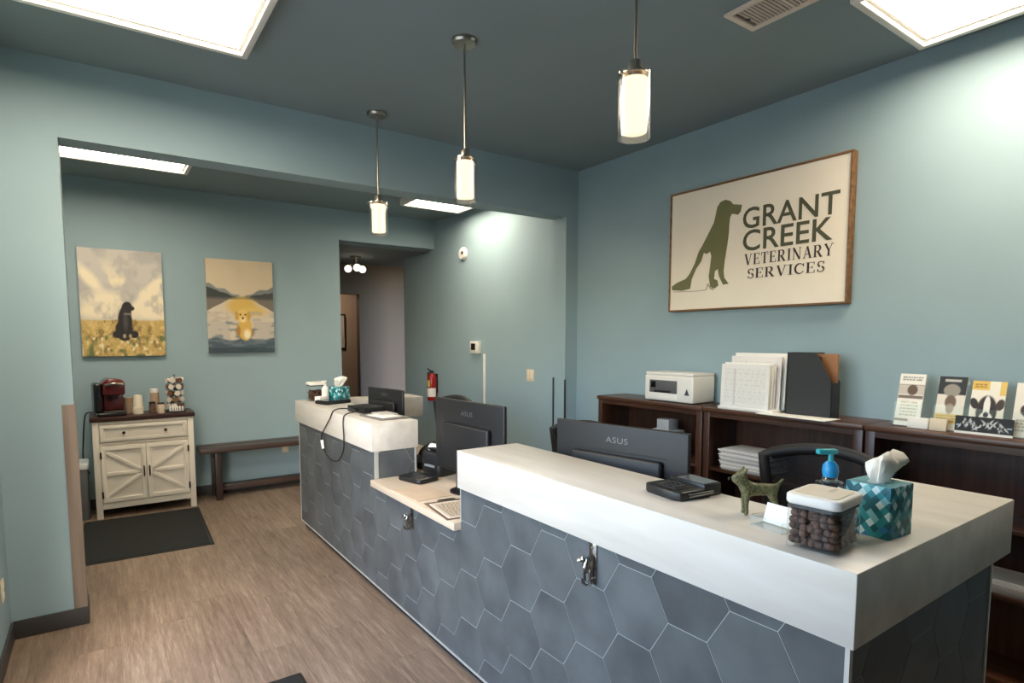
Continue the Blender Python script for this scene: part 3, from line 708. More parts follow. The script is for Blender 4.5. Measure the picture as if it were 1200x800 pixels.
# ------------------------------------------------------------------ office chairs
MESHF = mat('black_mesh_fabric', (18, 18, 20), .8, var=.2, scale=60)
def mesh_net():
    m = bpy.data.materials.new('open_chair_mesh'); m.use_nodes = True
    n = m.node_tree.nodes; l = m.node_tree.links; b = n['Principled BSDF']
    b.inputs['Base Color'].default_value = (.012, .012, .013, 1); b.inputs['Roughness'].default_value = .8
    tc = n.new('ShaderNodeTexCoord'); ck = n.new('ShaderNodeTexNoise'); ck.inputs['Scale'].default_value = 90
    l.new(tc.outputs['Object'], ck.inputs['Vector'])
    cmp = n.new('ShaderNodeMapRange'); cmp.inputs['To Min'].default_value = .62; cmp.inputs['To Max'].default_value = .82
    l.new(ck.outputs[0], cmp.inputs[0]); l.new(cmp.outputs[0], b.inputs['Alpha'])
    return m
NET = mesh_net()
def chair(label, x, y, rz, ztop=1.12):
    # local: back is at +X, sitter faces -X
    t = thing('office_chair', label, 'chair', (x, y, 0), rz, 'office chairs behind the counter')
    W = .26
    # back frame: curved hoop
    def bp(yy, zz): return (.22 + .0 - .10 * (1 - (yy / W) ** 2) * -1 * .6 - .06 * (1 if False else 0), yy, zz)
    zt, zb = ztop, .62
    loop = []
    N = 14
    for i in range(N + 1): yy = -W + 2 * W * i / N; loop.append(bp(yy, zt - .05 * (yy / W) ** 2))
    for i in range(1, 6): loop.append(bp(W * (1 - .04 * i), zt - .05 - (zt - .05 - zb) * i / 5))
    for i in range(1, N + 1): yy = W * .8 - 1.6 * W * i / N; loop.append(bp(yy, zb))
    for i in range(1, 6): loop.append(bp(-W * (.8 + .04 * i), zb + (zt - .05 - zb) * i / 5))
    loop.append(loop[0])
    MB().tube(loop, .027, 10).build('back_frame', BLACK_M, t, smooth=True)
    net = MB(); vs = []; nx, nz = 12, 8
    for j in range(nz + 1):
        f = j / nz; ww = W * (.8 + .2 * f) - .012
        for i in range(nx + 1):
            yy = -ww + 2 * ww * i / nx; vs.append(bp(yy, zb + (zt - .05 * (yy / W) ** 2 - zb) * f))
    net._add(vs, [(j * (nx + 1) + i, j * (nx + 1) + i + 1, (j + 1) * (nx + 1) + i + 1, (j + 1) * (nx + 1) + i) for j in range(nz) for i in range(nx)])
    net.build('back_mesh', NET, t, smooth=True)
    MB().box(-.25, .22, -.25, .25, .43, .50).build('seat', MESHF, t, bevel=.03, segs=3)
    MB().tube([(.05, 0, .40), (.26, 0, .42), (.31, 0, .55), (.30, 0, .72)], .02, 8).build('back_support', BLACK_P, t, smooth=True)
    for s in (-1, 1):
        a = MB().tube([(.10, s * .25, .44), (.10, s * .29, .55), (.08, s * .29, .66)], .014, 8); a.build('arm_post', BLACK_P, t, smooth=True)
        box('armrest', BLACK_P, (-.12, .12, s * .29 - .04, s * .29 + .04, .66, .69), t, bevel=.01)
    MB().lathe([(.03, .10), (.03, .38), (.06, .40), (.06, .43)], 16).build('gas_lift', BLACK_P, t, smooth=True)
    for i in range(5):
        a = 2 * PI * i / 5
        leg = MB().tube([(0, 0, .11), (.14 * math.cos(a), .14 * math.sin(a), .10), (.29 * math.cos(a), .29 * math.sin(a), .075)], [.03, .022, .016], 8).build('leg', BLACK_P, t, smooth=True)
        MB().lathe([(0, -.012), (.028, -.012), (.028, .012), (0, .012)], 14, Matrix.Translation((.29 * math.cos(a), .29 * math.sin(a), .028)) @ Matrix.Rotation(a, 4, 'Z') @ Matrix.Rotation(PI / 2, 4, 'X')).build('caster', BLACK_M, leg, smooth=True)
    return t
chair('black mesh office chair between the near ledge and the bookcases', 2.44, 1.29, .17, 1.115)
chair('black mesh office chair mostly hidden behind the near monitor', 2.50, 2.90, .30, 1.035)
chair('black office chair peeking above the monitor at the low worktop', 2.24, 4.32, .1, 1.12)

# ------------------------------------------------------------------ things on the near ledge
t = thing('card_terminal', 'black card reader lying on the near raised ledge', 'card reader', (1.605, 1.265, ZT), -.12)
MB().prism([(-.10, -.06), (-.085, -.085), (.02, -.085), (.02, .085), (-.085, .085), (-.10, .06)], 0, .03).build('base', BLACK_P, t, bevel=.006, segs=3)
box('keypad_well', BLACK_M, (-.075, .0, -.05, .05, .028, .033), t, bevel=.002)
for i in range(4):
    for j in range(3): box('key', mat('dark_key', (38, 38, 40), .5), (-.068 + i * .017, -.056 + i * .017, -.036 + j * .026, -.016 + j * .026, .033, .036), t, bevel=.001)
box('screen_block', BLACK_P, (.02, .10, -.08, .08, 0, .042), t, bevel=.004)
box('screen', mat('reflective_screen', (96, 98, 100), .1, spec=.8), (.026, .094, -.072, .05, .0405, .0435), t)
MB().tube([(-.06, -.088, .016), (.0, -.088, .016), (.05, -.088, .018)], .006, 8).build('stylus', CHROME, t, smooth=True)
tag(MB().box(-.05, .05, -.035, .035, 0, .012).build('sticky_notes', mat('yellow_red_note', (196, 120, 60), .7, rgb2=(170, 40, 34), scale=12), None, bevel=.002, loc=(1.93, 1.30, ZL)), 'small red and yellow note pad behind the card reader', 'note pad')

# dog figurine
t = thing('dog_figurine', 'small olive green dog figurine standing beside the kibble jar', 'figurine', (1.590, .972, ZT), math.radians(140))
t.scale = (.79, .79, .86)
OLIVE = mat('olive_glaze', (52, 52, 30), .45, var=0, scale=120, rgb2=(118, 114, 70), bump=.5, bscale=160)
vs_ = [(0, 0, .088), (.045, 0, .092), (.062, 0, .112), (.07, 0, .13), (.105, 0, .122), (-.045, 0, .09), (-.065, 0, .105), (-.085, 0, .128),
       (.05, .016, .07), (.052, .018, .04), (.05, .018, .006), (.06, .018, .004),
       (.05, -.016, .07), (.052, -.018, .04), (.05, -.018, .006), (.06, -.018, .004),
       (-.045, .016, .07), (-.056, .018, .042), (-.05, .018, .006), (-.04, .018, .004),
       (-.045, -.016, .07), (-.056, -.018, .042), (-.05, -.018, .006), (-.04, -.018, .004),
       (.062, .014, .15), (.052, .022, .165), (.062, -.014, .15), (.052, -.022, .165)]
es_ = [(0, 1), (1, 2), (2, 3), (3, 4), (0, 5), (5, 6), (6, 7), (1, 8), (8, 9), (9, 10), (10, 11), (1, 12), (12, 13), (13, 14), (14, 15), (5, 16), (16, 17), (17, 18), (18, 19), (5, 20), (20, 21), (21, 22), (22, 23), (3, 24), (24, 25), (3, 26), (26, 27)]
rad = [.023, .027, .019, .022, .011, .022, .007, .004] + [.013, .008, .008, .007] * 4 + [.008, .003, .008, .003]
me = bpy.data.meshes.new('body'); me.from_pydata(vs_, es_, []); me.update(); me.materials.append(OLIVE)
o = place('body', me, t)
sk = o.modifiers.new('skin', 'SKIN'); sk.use_smooth_shade = True
for i, sv in enumerate(me.skin_vertices[0].data): sv.radius = (rad[i], rad[i]); sv.use_root = (i == 0)
ss = o.modifiers.new('sub', 'SUBSURF'); ss.levels = 2; ss.render_levels = 2
col = MB().lathe([(.018, -.004), (.020, 0), (.018, .004)], 16, Matrix.Translation((.058, 0, .107)) @ Matrix.Rotation(.6, 4, 'Y')); col.build('collar', mat('grey_collar', (70, 76, 84), .4), t, smooth=True)
for s in (-1, 1): MB().sphere((.086, s * .013, .133), .003, 8, 6).build('eye', GLOSS_K, t, smooth=True)
MB().sphere((.113, 0, .124), .005, 8, 6).build('nose', GLOSS_K, t, smooth=True)

# acrylic card holder
t = thing('card_holder', 'clear acrylic holder with white cards between dog figurine and kibble jar', 'card holder', (1.525, .875, ZT), -.1)
box('base', ACRYL, (-.05, .045, -.05, .05, 0, .004), t)
box('front_lip', ACRYL, (-.05, -.046, -.05, .05, 0, .03), t)
for yy in (-.05, .047): box('side', ACRYL, (-.05, .045, yy, yy + .003, 0, .03), t)
MB().box(-.004, .004, -.045, .045, 0, .055, Matrix.Translation((.0, 0, .005)) @ Matrix.Rotation(.35, 4, 'Y')).build('cards', PAPER, t)
box('back', ACRYL, (.041, .045, -.05, .05, 0, .05), t)

# kibble jar
def rrect(a, b, r, n=5):
    out = []
    for cx, cy, s in ((a - r, b - r, 0), (-a + r, b - r, 1), (-a + r, -b + r, 2), (a - r, -b + r, 3)):
        for i in range(n + 1): an = PI / 2 * (s + i / n); out.append((cx + r * math.cos(an), cy + r * math.sin(an)))
    return out
def kibble_jar(label, klabel, loc, rz, w, d, h, seed, nball, fill, rad_, text=False):
    t = thing('treat_jar', label, 'jar', loc, rz, 'treat jars on the counter')
    MB().prism(rrect(w / 2, d / 2, .022), 0, .006).build('jar_floor', ACRYL, t)
    o, i = rrect(w / 2, d / 2, .022), rrect(w / 2 - .003, d / 2 - .003, .019); n = len(o)
    wl_ = MB(); wl_._add([(*p_, .0) for p_ in o] + [(*p_, h) for p_ in o], [(j, (j + 1) % n, n + (j + 1) % n, n + j) for j in range(n)])
    wl_.build('jar_wall', glass_mat('jar_clear', refl=0.02), t, smooth=True)
    MB().prism(rrect(w / 2 - .002, d / 2 - .002, .020), h - .004, h + .004).build('gasket', mat('dark_gasket', (52, 60, 62), .5), t)
    MB().prism(rrect(w / 2 + .003, d / 2 + .003, .024), h + .004, h + .030).build('lid', WHITE_P, t, bevel=.007, segs=3)
    MB().prism(rrect(w / 2 - .012, d / 2 - .012, .018), h + .030, h + .0315).build('lid_inset', mat('cream_lid', (226, 214, 194), .4), t)
    r = random.Random(seed); b = MB()
    base = bmesh.new(); bmesh.ops.create_icosphere(base, subdivisions=2, radius=1)
    bv = [v_.co.copy() for v_ in base.verts]; bf = [tuple(v_.index for v_ in f.verts) for f in base.faces]; base.free()
    sp = rad_ * 1.38; nx = int((w - .012) / sp); ny = int((d - .012) / sp); nz = int(fill / sp)
    for a_ in range(nx):
        for c_ in range(ny):
            for e_ in range(nz + (1 if r.random() < .5 else 0)):
                q = rad_ * r.uniform(.85, 1.12)
                px_ = max(-w / 2 + .005 + q, min(w / 2 - .005 - q, (a_ - (nx - 1) / 2) * sp + r.uniform(-.48, .48) * sp))
                py_ = max(-d / 2 + .005 + q, min(d / 2 - .005 - q, (c_ - (ny - 1) / 2) * sp + r.uniform(-.48, .48) * sp))
                M = Matrix.Translation((px_, py_, .008 + rad_ + e_ * sp + r.uniform(-.1, .2) * sp * (1 if e_ else 0))) @ Matrix.Rotation(r.uniform(0, 3), 4, 'Z') @ Matrix.Diagonal((q, q, q * r.uniform(.8, 1), 1))
                b._add(bv, bf, M)
    o = b.build('kibble', mat('brown_kibble', (42, 26, 17), .7, var=0, scale=60, rgb2=(92, 62, 42), bump=.4, bscale=300), None, smooth=True)
    o.location = loc; o.rotation_euler = (0, 0, rz); o['kind'] = 'stuff'; tag(o, klabel, 'dog treats')
    return t
kibble_jar('clear square jar with white lid full of brown kibble near the counter corner', 'round brown dog kibble inside the near clear jar', (1.478, .728, ZT), .08, .150, .128, .108, 5, 200, .088, .0120)
kibble_jar('small clear jar with white lid at the far counter end', 'brown treats inside the far clear jar', (1.50, 5.02, ZT), 0, .13, .12, .13, 8, 60, .07, .011)
for o_ in bpy.data.objects:
    if o_.name.startswith('lid_inset') and o_.parent and o_.parent.location.y < 2:
        a = Art(40, 14, (226, 214, 194)); a.lines(.1, .9, .15, .85, 2, (120, 112, 104), 3)
        a.build('lid_print', .05, .018, o_.parent, Matrix.Translation((.0, -.02, .108 + .0319)))

# pump bottle
t = thing('pump_bottle', 'clear sanitizer bottle with turquoise pump behind the kibble jar', 'bottle', (1.640, .795, ZT), math.radians(150))
MB().prism(rrect(.034, .024, .014), 0, .13).build('bottle_body', ACRYL, t, bevel=.004)
MB().prism(rrect(.031, .021, .012), .004, .10).build('gel', glass_mat('clear_gel', (214, 232, 238), .05), t)
MB().lathe([(.022, .13), (.018, .142), (.014, .146)], 20).build('shoulder', ACRYL, t, smooth=True)
MB().lathe([(0, .143), (.018, .143), (.021, .158), (.019, .175), (.011, .185), (0, .186)], 20).build('pump_collar', mat('blue_pump', (30, 140, 196), .35, var=.04), t, smooth=True)
MB().lathe([(.007, .183), (.007, .212)], 12).build('pump_stem', mat('teal_pump', (44, 160, 170), .35, var=.04), t, smooth=True)
MB().box(-.016, .040, -.010, .010, .206, .220).build('pump_nozzle', mat('teal_pump', (44, 160, 170), .35, var=.04), t, bevel=.004)
box('white_label', PAPER, (-.034, -.0335, -.014, .014, .03, .11), t)

# tissue boxes
def tissue_mat():
    m = bpy.data.materials.new('teal_diamond_carton'); m.use_nodes = True
    n = m.node_tree.nodes; l = m.node_tree.links; b = n['Principled BSDF']; b.inputs['Roughness'].default_value = .5
    tc = n.new('ShaderNodeTexCoord'); sp = n.new('ShaderNodeSeparateXYZ'); l.new(tc.outputs['Object'], sp.inputs[0])
    def math_(op, a, b_=None):
        q = n.new('ShaderNodeMath'); q.operation = op
        for k_, w in ((0, a), (1, b_)):
            if w is None: continue
            if isinstance(w, (int, float)): q.inputs[k_].default_value = w
            else: l.new(w, q.inputs[k_])
        return q.outputs[0]
    h = math_('ADD', sp.outputs[0], sp.outputs[1]); h2 = math_('SUBTRACT', sp.outputs[0], sp.outputs[1])
    u = math_('FLOOR', math_('MULTIPLY', math_('ADD', h, math_('MULTIPLY', sp.outputs[2], 0.9)), 44)); w = math_('FLOOR', math_('MULTIPLY', math_('SUBTRACT', h, math_('MULTIPLY', sp.outputs[2], .9)), 44))
    cb = n.new('ShaderNodeCombineXYZ'); l.new(u, cb.inputs[0]); l.new(w, cb.inputs[1])
    wn_ = n.new('ShaderNodeTexWhiteNoise'); l.new(cb.outputs[0], wn_.inputs[0])
    cr = n.new('ShaderNodeValToRGB'); cr.color_ramp.interpolation = 'CONSTANT'; e = cr.color_ramp.elements
    e[0].position = 0; e[0].color = (*lin((14, 92, 100)), 1); e[1].position = .28; e[1].color = (*lin((40, 140, 146)), 1)
    for p_, c_ in ((.5, (20, 112, 122)), (.60, (120, 184, 188)), (.80, (200, 224, 222)), (.94, (40, 120, 168))): e.new(p_).color = (*lin(c_), 1)
    l.new(wn_.outputs[0], cr.inputs[0]); l.new(cr.outputs[0], b.inputs['Base Color'])
    return m
TBM = tissue_mat(); TISSUE = mat('soft_tissue', (244, 238, 228), .9, var=.02)
def tissue_box(label, loc, rz, s=.116, h=.138, seed=1):
    t = thing('tissue_box', label, 'tissue box', loc, rz, 'teal tissue boxes')
    a = s / 2
    MB().box(-a, a, -a, a, 0, h).build('carton', TBM, t, bevel=.002)
    box('top_panel', mat('pale_teal_card', (96, 150, 156), .5, var=.2, scale=60), (-a + .002, a - .002, -a + .002, a - .002, h, h + .0008), t)
    MB().lathe([(.001, 0), (.034, 0), (.034, .001), (.001, .001)], 24, Matrix.Translation((0, 0, h)) @ Matrix.Diagonal((1.2, .7, 1, 1))).build('slot_film', mat('slot_film', (190, 206, 206), .3), t)
    r = random.Random(seed); b = MB(); nu, nv = 26, 9; vs = []
    for j in range(nv + 1):
        f = j / nv
        for i in range(nu):
            an = 2 * PI * i / nu
            rad_ = (.020 + .040 * f ** .7) * (1 + .30 * math.sin(3 * an + 2 * f + seed) + .16 * math.sin(7 * an + seed)) * (1 if f < .85 else (1 - f) * 5 + .25)
            vs.append((rad_ * math.cos(an) * 1.15 + .024 * f, rad_ * math.sin(an) * .6 - .012 * f, h + .075 * f + .012 * math.sin(2 * an + seed) * f + r.uniform(-.003, .003) * f))
    b._add(vs, [(j * nu + i, j * nu + (i + 1) % nu, (j + 1) * nu + (i + 1) % nu, (j + 1) * nu + i) for j in range(nv) for i in range(nu)] + [tuple(nv * nu + i for i in range(nu))])
    b.build('tissue', TISSUE, t, smooth=True)
    return t
tissue_box('teal patterned cube tissue box with tissue pulled up beside the kibble jar', (1.712, .700, ZT), math.radians(-4))
tissue_box('teal tissue box beside the small jar at the far counter end', (1.66, 4.90, ZT), math.radians(30), .125, .12, 4)

# ------------------------------------------------------------------ far ledge and low worktop clutter
t = thing('card_terminal', 'flat black payment pad before the far tissue box', 'card reader', (1.55, 4.72, ZT), .3)
box('base', BLACK_P, (-.12, .12, -.08, .08, 0, .03), t, bevel=.008); box('screen', GLOSS_K, (-.11, .05, -.07, .07, .029, .032), t)
t = thing('pump_bottle', 'small white pump bottle beside the far tissue box', 'bottle', (1.545, 4.90, ZT))
MB().lathe([(0, 0), (.028, 0), (.03, .01), (.03, .11), (.012, .13), (.012, .145), (0, .146)], 18).build('bottle_body', WHITE_P, t, smooth=True)
MB().lathe([(.005, .145), (.005, .17)], 8).build('pump_stem', WHITE_P, t, smooth=True); box('pump_nozzle', WHITE_P, (-.035, .012, -.008, .008, .165, .176), t, bevel=.003)
tag(MB().box(-.05, .05, -.03, .03, 0, .05).build('paper_pad', PAPER, None, bevel=.004, loc=(1.50, 4.86, ZT), rot=(0, 0, .5)), 'little white folded pad leaning by the far treat jar', 'paper')
t = thing('cable_box', 'black cable adapter box lying on the far ledge', 'adapter', (1.55, 4.02, ZT), .15)
box('case', BLACK_P, (-.07, .09, -.11, .13, 0, .045), t, bevel=.006); box('port', GLOSS_K, (-.073, -.068, -.04, .04, .012, .03), t)
t = thing('document_tray', 'flat grey papers and tray lying at the near end of the far ledge', 'papers', (1.545, 3.68, ZT), .05)
box('tray', mat('grey_tray', (118, 112, 106), .5), (-.10, .11, -.16, .16, 0, .012), t, bevel=.003)
box('paper_sheet', PAPER, (-.08, .06, -.13, .08, .012, .016), t, bevel=.001, rot=(0, 0, .1)); box('paper_sheet', mat('grey_paper', (190, 184, 176), .8), (-.02, .10, -.02, .14, .012, .02), t, bevel=.001)
CAB = mat('black_cable', (24, 24, 26), .5)
def bez(pts, n=10):
    out = []; P_ = [Vector(p_) for p_ in pts]
    for i in range(len(P_) - 1):
        p0 = P_[max(i - 1, 0)]; p1 = P_[i]; p2 = P_[i + 1]; p3 = P_[min(i + 2, len(P_) - 1)]
        for k_ in range(n):
            f = k_ / n
            out.append(.5 * ((2 * p1) + (p2 - p0) * f + (2 * p0 - 5 * p1 + 4 * p2 - p3) * f ** 2 + (3 * p1 - p0 - 3 * p2 + p3) * f ** 3))
    return out + [P_[-1]]
t = thing('charging_cable', 'black cable looping over the front of the far ledge', 'cable')
MB().tube(bez([(1.474, 4.00, ZT + .02), (1.42, 4.06, ZT + .03), (1.365, 4.14, ZT + .012), (1.348, 4.20, 1.04), (1.345, 4.36, .92), (1.355, 4.42, .86), (1.355, 4.38, .80), (1.355, 4.24, .745), (1.355, 4.06, .76), (1.352, 3.93, .85), (1.348, 3.90, .95), (1.346, 3.90, 1.06), (1.365, 3.90, ZT + .008), (1.46, 3.93, ZT + .02)]), .0045, 8).build('cord', CAB, t, smooth=True)
MB().tube([(1.352, 4.40, .86), (1.352, 4.375, .80)], [.012, .010], 8).build('white_plug', WHITE_P, t, smooth=True)

t = thing('card_terminal', 'black card reader lying on the low worktop', 'card reader', (1.59, 3.25, ZL), .25)
MB().prism(rrect(.085, .11, .035), 0, .028).build('base', BLACK_P, t, bevel=.008, segs=3)
box('keypad_well', BLACK_M, (-.05, .04, -.07, .04, .027, .031), t, bevel=.003)
t = thing('clipboard', 'clipboard with papers lying flat on the low worktop', 'clipboard', (1.475, 2.575, ZL), -.12)
box('board', mat('brown_hardboard', (112, 84, 62), .6), (-.12, .12, -.16, .16, 0, .005), t, bevel=.001)
a = Art(40, 50, (214, 196, 172)); a.lines(.08, .92, .06, .94, 11, (150, 132, 112), 7)
sh_ = box('sheet', PAPER, (-.105, .105, -.15, .12, .005, .008), t); a.build('print', .205, .262, t, Matrix.Translation((-.102, -.148, .0085)))
box('clip', NICKEL, (-.05, .05, .12, .155, .005, .016), t, bevel=.004)
t = thing('label_printer', 'black bulky label printer with paper beside the low worktop monitor', 'printer', (1.78, 3.32, ZL), .2)
MB().box(-.085, .085, -.09, .09, 0, .16).build('body', BLACK_P, t, bevel=.025, segs=3)
MB().box(-.06, .08, -.07, .07, .155, .185).build('cover', GLOSS_K, t, bevel=.02, segs=3)
MB().tube([(-.02, -.05, .17), (-.03, .05, .17)], .03, 14).build('label_roll', PAPER, t, smooth=True)
box('label_slot', mat('grey_key', (120, 120, 122), .4), (-.088, -.08, -.05, .05, .06, .075), t)
t = thing('desk_phone', 'dark desk phone with raised handset behind the far ledge end', 'phone', (1.83, 3.60, ZL), .1)
MB().prism([(-.10, 0), (.10, 0), (.10, .12), (-.10, .04)], -.09, .09, Matrix(((1, 0, 0, 0), (0, 0, -1, 0), (0, 1, 0, 0), (0, 0, 0, 1)))).build('body', BLACK_P, t, bevel=.006)
MB().tube(bez([(-.09, -.06, .09), (-.06, -.06, .13), (.04, -.06, .165), (.09, -.06, .16)]), .02, 8).build('handset', BLACK_P, t, smooth=True)
tag(MB().box(-.11, .11, -.14, .14, 0, .012).build('yellow_folder', mat('manila_folder', (222, 190, 128), .7), None, bevel=.002, loc=(1.99, 3.40, .862), rot=(0, -1.40, .1)), 'manila folder with papers leaning behind the label printer', 'folder')
tag(MB().box(-.11, .11, -.15, .15, 0, .004).build('desk_sheet', mat('tan_sheet', (198, 174, 148), .7), None, loc=(1.465, 2.96, ZL), rot=(0, 0, .05)), 'tan sheet lying on the low worktop', 'paper')
MB_ = MB().lathe([(0, 0), (.035, 0), (.04, .012), (.03, .035), (0, .04)], 20)
tag(MB_.build('computer_mouse', BLACK_P, None, smooth=True, loc=(1.60, 2.44, ZL)), 'black mouse tucked by the near ledge end', 'mouse')

# ------------------------------------------------------------------ wall fittings
t = thing('wall_alarm', 'round white alarm on the upper back room wall', 'alarm', (XRB, 6.0, 2.62))
Mx = Matrix.Rotation(-PI / 2, 4, 'Y')
MB().lathe([(0, 0), (.075, 0), (.075, .02), (.06, .04), (0, .045)], 28, Mx).build('housing', WHITE_P, t, smooth=True)
MB().lathe([(0, .0), (.022, 0), (.02, .012), (0, .016)], 16, Matrix.Translation((-.036, -.03, .005)) @ Mx).build('sensor_eye', mat('dark_lens', (60, 54, 50), .3), t, smooth=True)
t = thing('thermostat', 'white wall thermostat with dark screen above a white raceway', 'thermostat', (XRB, 5.72, 1.53))
box('housing', WHITE_P, (-.045, 0, -.09, .09, -.07, .07), t, bevel=.008); box('screen', BLACK_P, (-.048, -.043, -.03, .06, -.03, .045), t, bevel=.002)
tag(MB().box(-.02, 0, -.014, .014, 0, 1.36).build('cable_raceway', WHITE_P, None, bevel=.003, loc=(XRB, 5.55, .10)), 'vertical white cable raceway below the thermostat', 'raceway')
t = thing('light_switch', 'cream double light switch plate on the back room wall', 'light switch', (XRB, 4.70, 1.26))
IV = mat('ivory_plastic', (228, 210, 184), .45, var=.02)
box('plate', IV, (-.007, 0, -.06, .06, -.06, .06), t, bevel=.003)
for s in (-1, 1): box('rocker', mat('ivory_rocker', (236, 222, 200), .4), (-.013, -.005, s * .025 - .016, s * .025 + .016, -.034, .034), t, bevel=.003)
t = thing('wall_outlet', 'cream outlet plate low on the wall left of the pier', 'outlet', (XL, 3.79, .36))
box('plate', IV, (0, .006, -.036, .036, -.058, .058), t, bevel=.003)
for s in (-1, 1): box('socket', mat('ivory_rocker', (236, 222, 200), .4), (.004, .009, -.017, .017, s * .025 - .014, s * .025 + .014), t, bevel=.003)
t = thing('wall_outlet', 'pale outlet plate on the back wall under the bench', 'outlet', (1.66, YB, .42))
box('plate', IV, (-.036, .036, -.006, 0, -.058, .058), t, bevel=.003)
for s in (-1, 1): box('socket', mat('ivory_rocker', (236, 222, 200), .4), (-.017, .017, -.009, -.004, s * .025 - .014, s * .025 + .014), t, bevel=.003)
# fire extinguisher
t = thing('fire_extinguisher', 'red fire extinguisher hanging on the blue wall near the hall', 'extinguisher', (3.485, 6.70, .84))
RED = mat('red_enamel', (150, 26, 24), .3, var=.04)
MB().lathe([(0, 0), (.055, 0), (.06, .01), (.06, .28), (.05, .32), (.022, .35), (0, .352)], 24).build('cylinder', RED, t, smooth=True)
MB().lathe([(.0605, .05), (.0605, .16)], 24, None, PI * .75, PI * 1.65).build('label', PAPER, t, smooth=True)
MB().lathe([(.0605, .18), (.0605, .26)], 24, None, PI * .75, PI * 1.2).build('label', mat('yellow_label', (206, 190, 90), .6), t, smooth=True)
MB().lathe([(.018, .345), (.018, .375), (0, .376)], 14).build('valve', BLACK_P, t, smooth=True)
MB().tube([(.02, 0, .37), (-.03, -.01, .385), (-.075, -.02, .41)], .008, 8).build('handle', BLACK_P, t, smooth=True)
MB().tube([(.0, 0, .375), (-.04, -.01, .36), (-.07, -.02, .355)], .006, 8).build('lever', BLACK_P, t, smooth=True)
MB().tube(bez([(0, .02, .365), (-.02, .065, .34), (-.02, .07, .22), (-.015, .068, .12)]), .008, 8).build('hose', BLACK_P, t, smooth=True)
box('wall_bracket', BLACK_P, (.055, .075, -.02, .02, .1, .34), t)
# hall ceiling lamp
t = thing('hall_lamp', 'hall ceiling lamp with white globes seen through the opening', 'ceiling lamp', (2.90, 7.75, 2.74))
MB().lathe([(0, 0), (.07, 0), (.065, -.02), (.02, -.03), (.015, -.09), (.05, -.10), (.05, -.115), (0, -.12)], 24).build('stem', NICKEL, t, smooth=True)
GLB = emit_mat('lit_globe', (255, 240, 216), 1.1)
for i in range(3):
    a = 2 * PI * i / 3 + .3
    arm = MB().tube([(0, 0, -.105), (.07 * math.cos(a), .07 * math.sin(a), -.11), (.10 * math.cos(a), .10 * math.sin(a), -.125)], .008, 8).build('arm', NICKEL, t, smooth=True)
    MB().sphere((.11 * math.cos(a), .11 * math.sin(a), -.165), .048, 16, 10).build('globe', GLB, t, smooth=True)
t = thing('picture_frame', 'narrow framed picture in the lit room past the hall', 'picture', (3.28, 9.75, 1.75))
box('frame', BLACK_M, (-.16, .16, -.02, 0, -.3, .3), t, bevel=.004); box('art', PAPER, (-.135, .135, -.023, -.018, -.27, .27), t)
# unseen lamp, added to brighten the beige room past the hall
t = thing('fill_lamp', 'unseen round fill lamp added to brighten the room past the hall', 'ceiling lamp', (2.80, 9.1, 2.74))
MB().lathe([(0, -.05), (.13, -.035), (.15, 0), (0, 0)], 24).build('bowl', emit_mat('warm_fill_bowl', (255, 222, 190), 15.0), t, smooth=True)

# ------------------------------------------------------------------ paintings
DEPTH = .035
def painting(label, x0, x1, z0, z1, art):
    t = thing('canvas_painting', label, 'painting', (x0, YB, z0))
    w, h = x1 - x0, z1 - z0
    box('stretcher', mat('canvas_edge', (196, 186, 166), .8, var=.15, scale=14), (0, w, -DEPTH, -.002, 0, h), t)
    art.build('painted_face', w, h, t, Matrix.Translation((0, -DEPTH - .0008, 0)) @ TO_Y)
a = Art(120, 150, (200, 194, 184)); u, v = a.u, a.v
cl_ = fbm(u, v * 1.6, 4, 3); a.put(np.clip((cl_ - .45) * 4, 0, 1) * .8, (176, 172, 168))
a.put(np.clip((fbm(u, v, 5, 9) - .50) * 6, 0, 1) * np.clip(1.5 - abs(v - .58) * 4, 0, 1), (238, 224, 190))
for cu_, cv_, ru_, rv_, ro in ((.12, .72, .2, .06, -.7), (.30, .52, .24, .09, 0), (.78, .55, .30, .06, .6), (.9, .68, .16, .05, .6), (.2, .42, .26, .07, 0), (.85, .42, .25, .08, 0)): a.ell(cu_, cv_, ru_, rv_, (240, 226, 196), .9, ro)
a.put(np.clip((fbm(u, v, 9, 5) - .55) * 6, 0, 1) * .5 * (v > .35), (168, 164, 160))
fld = np.clip((.335 + .03 * fbm(u, v, 8, 2) - v) * 60, 0, 1); a.put(fld, (196, 166, 100))
a.put(fld * np.clip((fbm(u, v, 26, 1) - .5) * 5, 0, 1) * .8, (226, 198, 130)); a.put(fld * np.clip((fbm(u, v, 22, 5) - .56) * 7, 0, 1) * .8, (136, 112, 62)); a.put(fld * np.clip((vnoise(u, v, 30, 8) - .68) * 6, 0, 1) * (v < .2), (232, 220, 180)); a.put(fld * np.clip((vnoise(u, v, 18, 11) - .7) * 6, 0, 1) * (v < .2), (110, 118, 70))
K_ = (38, 34, 34)
a.ell(.50, .245, .105, .10, K_); a.ell(.515, .33, .085, .13, K_); a.ell(.53, .42, .065, .06, K_); a.ell(.545, .465, .062, .05, K_, rot=.2); a.ell(.60, .455, .035, .022, K_); a.ell(.42, .205, .06, .035, K_); a.ell(.62, .205, .05, .035, K_)
a.ell(.52, .33, .03, .09, (72, 68, 68), .9); a.ell(.50, .19, .02, .02, (170, 150, 120)); a.ell(.57, .19, .02, .02, (170, 150, 120)); a.ell(.55, .40, .05, .012, (120, 110, 100))
painting('canvas painting of a black dog sitting in a yellow flower field', -0.128, .54, 1.462, 2.465, a)
a = Art(110, 150, (214, 196, 166)); u, v = a.u, a.v
a.put(np.clip((fbm(u, v, 6, 4) - .5) * 3, 0, 1) * .3, (200, 180, 150))
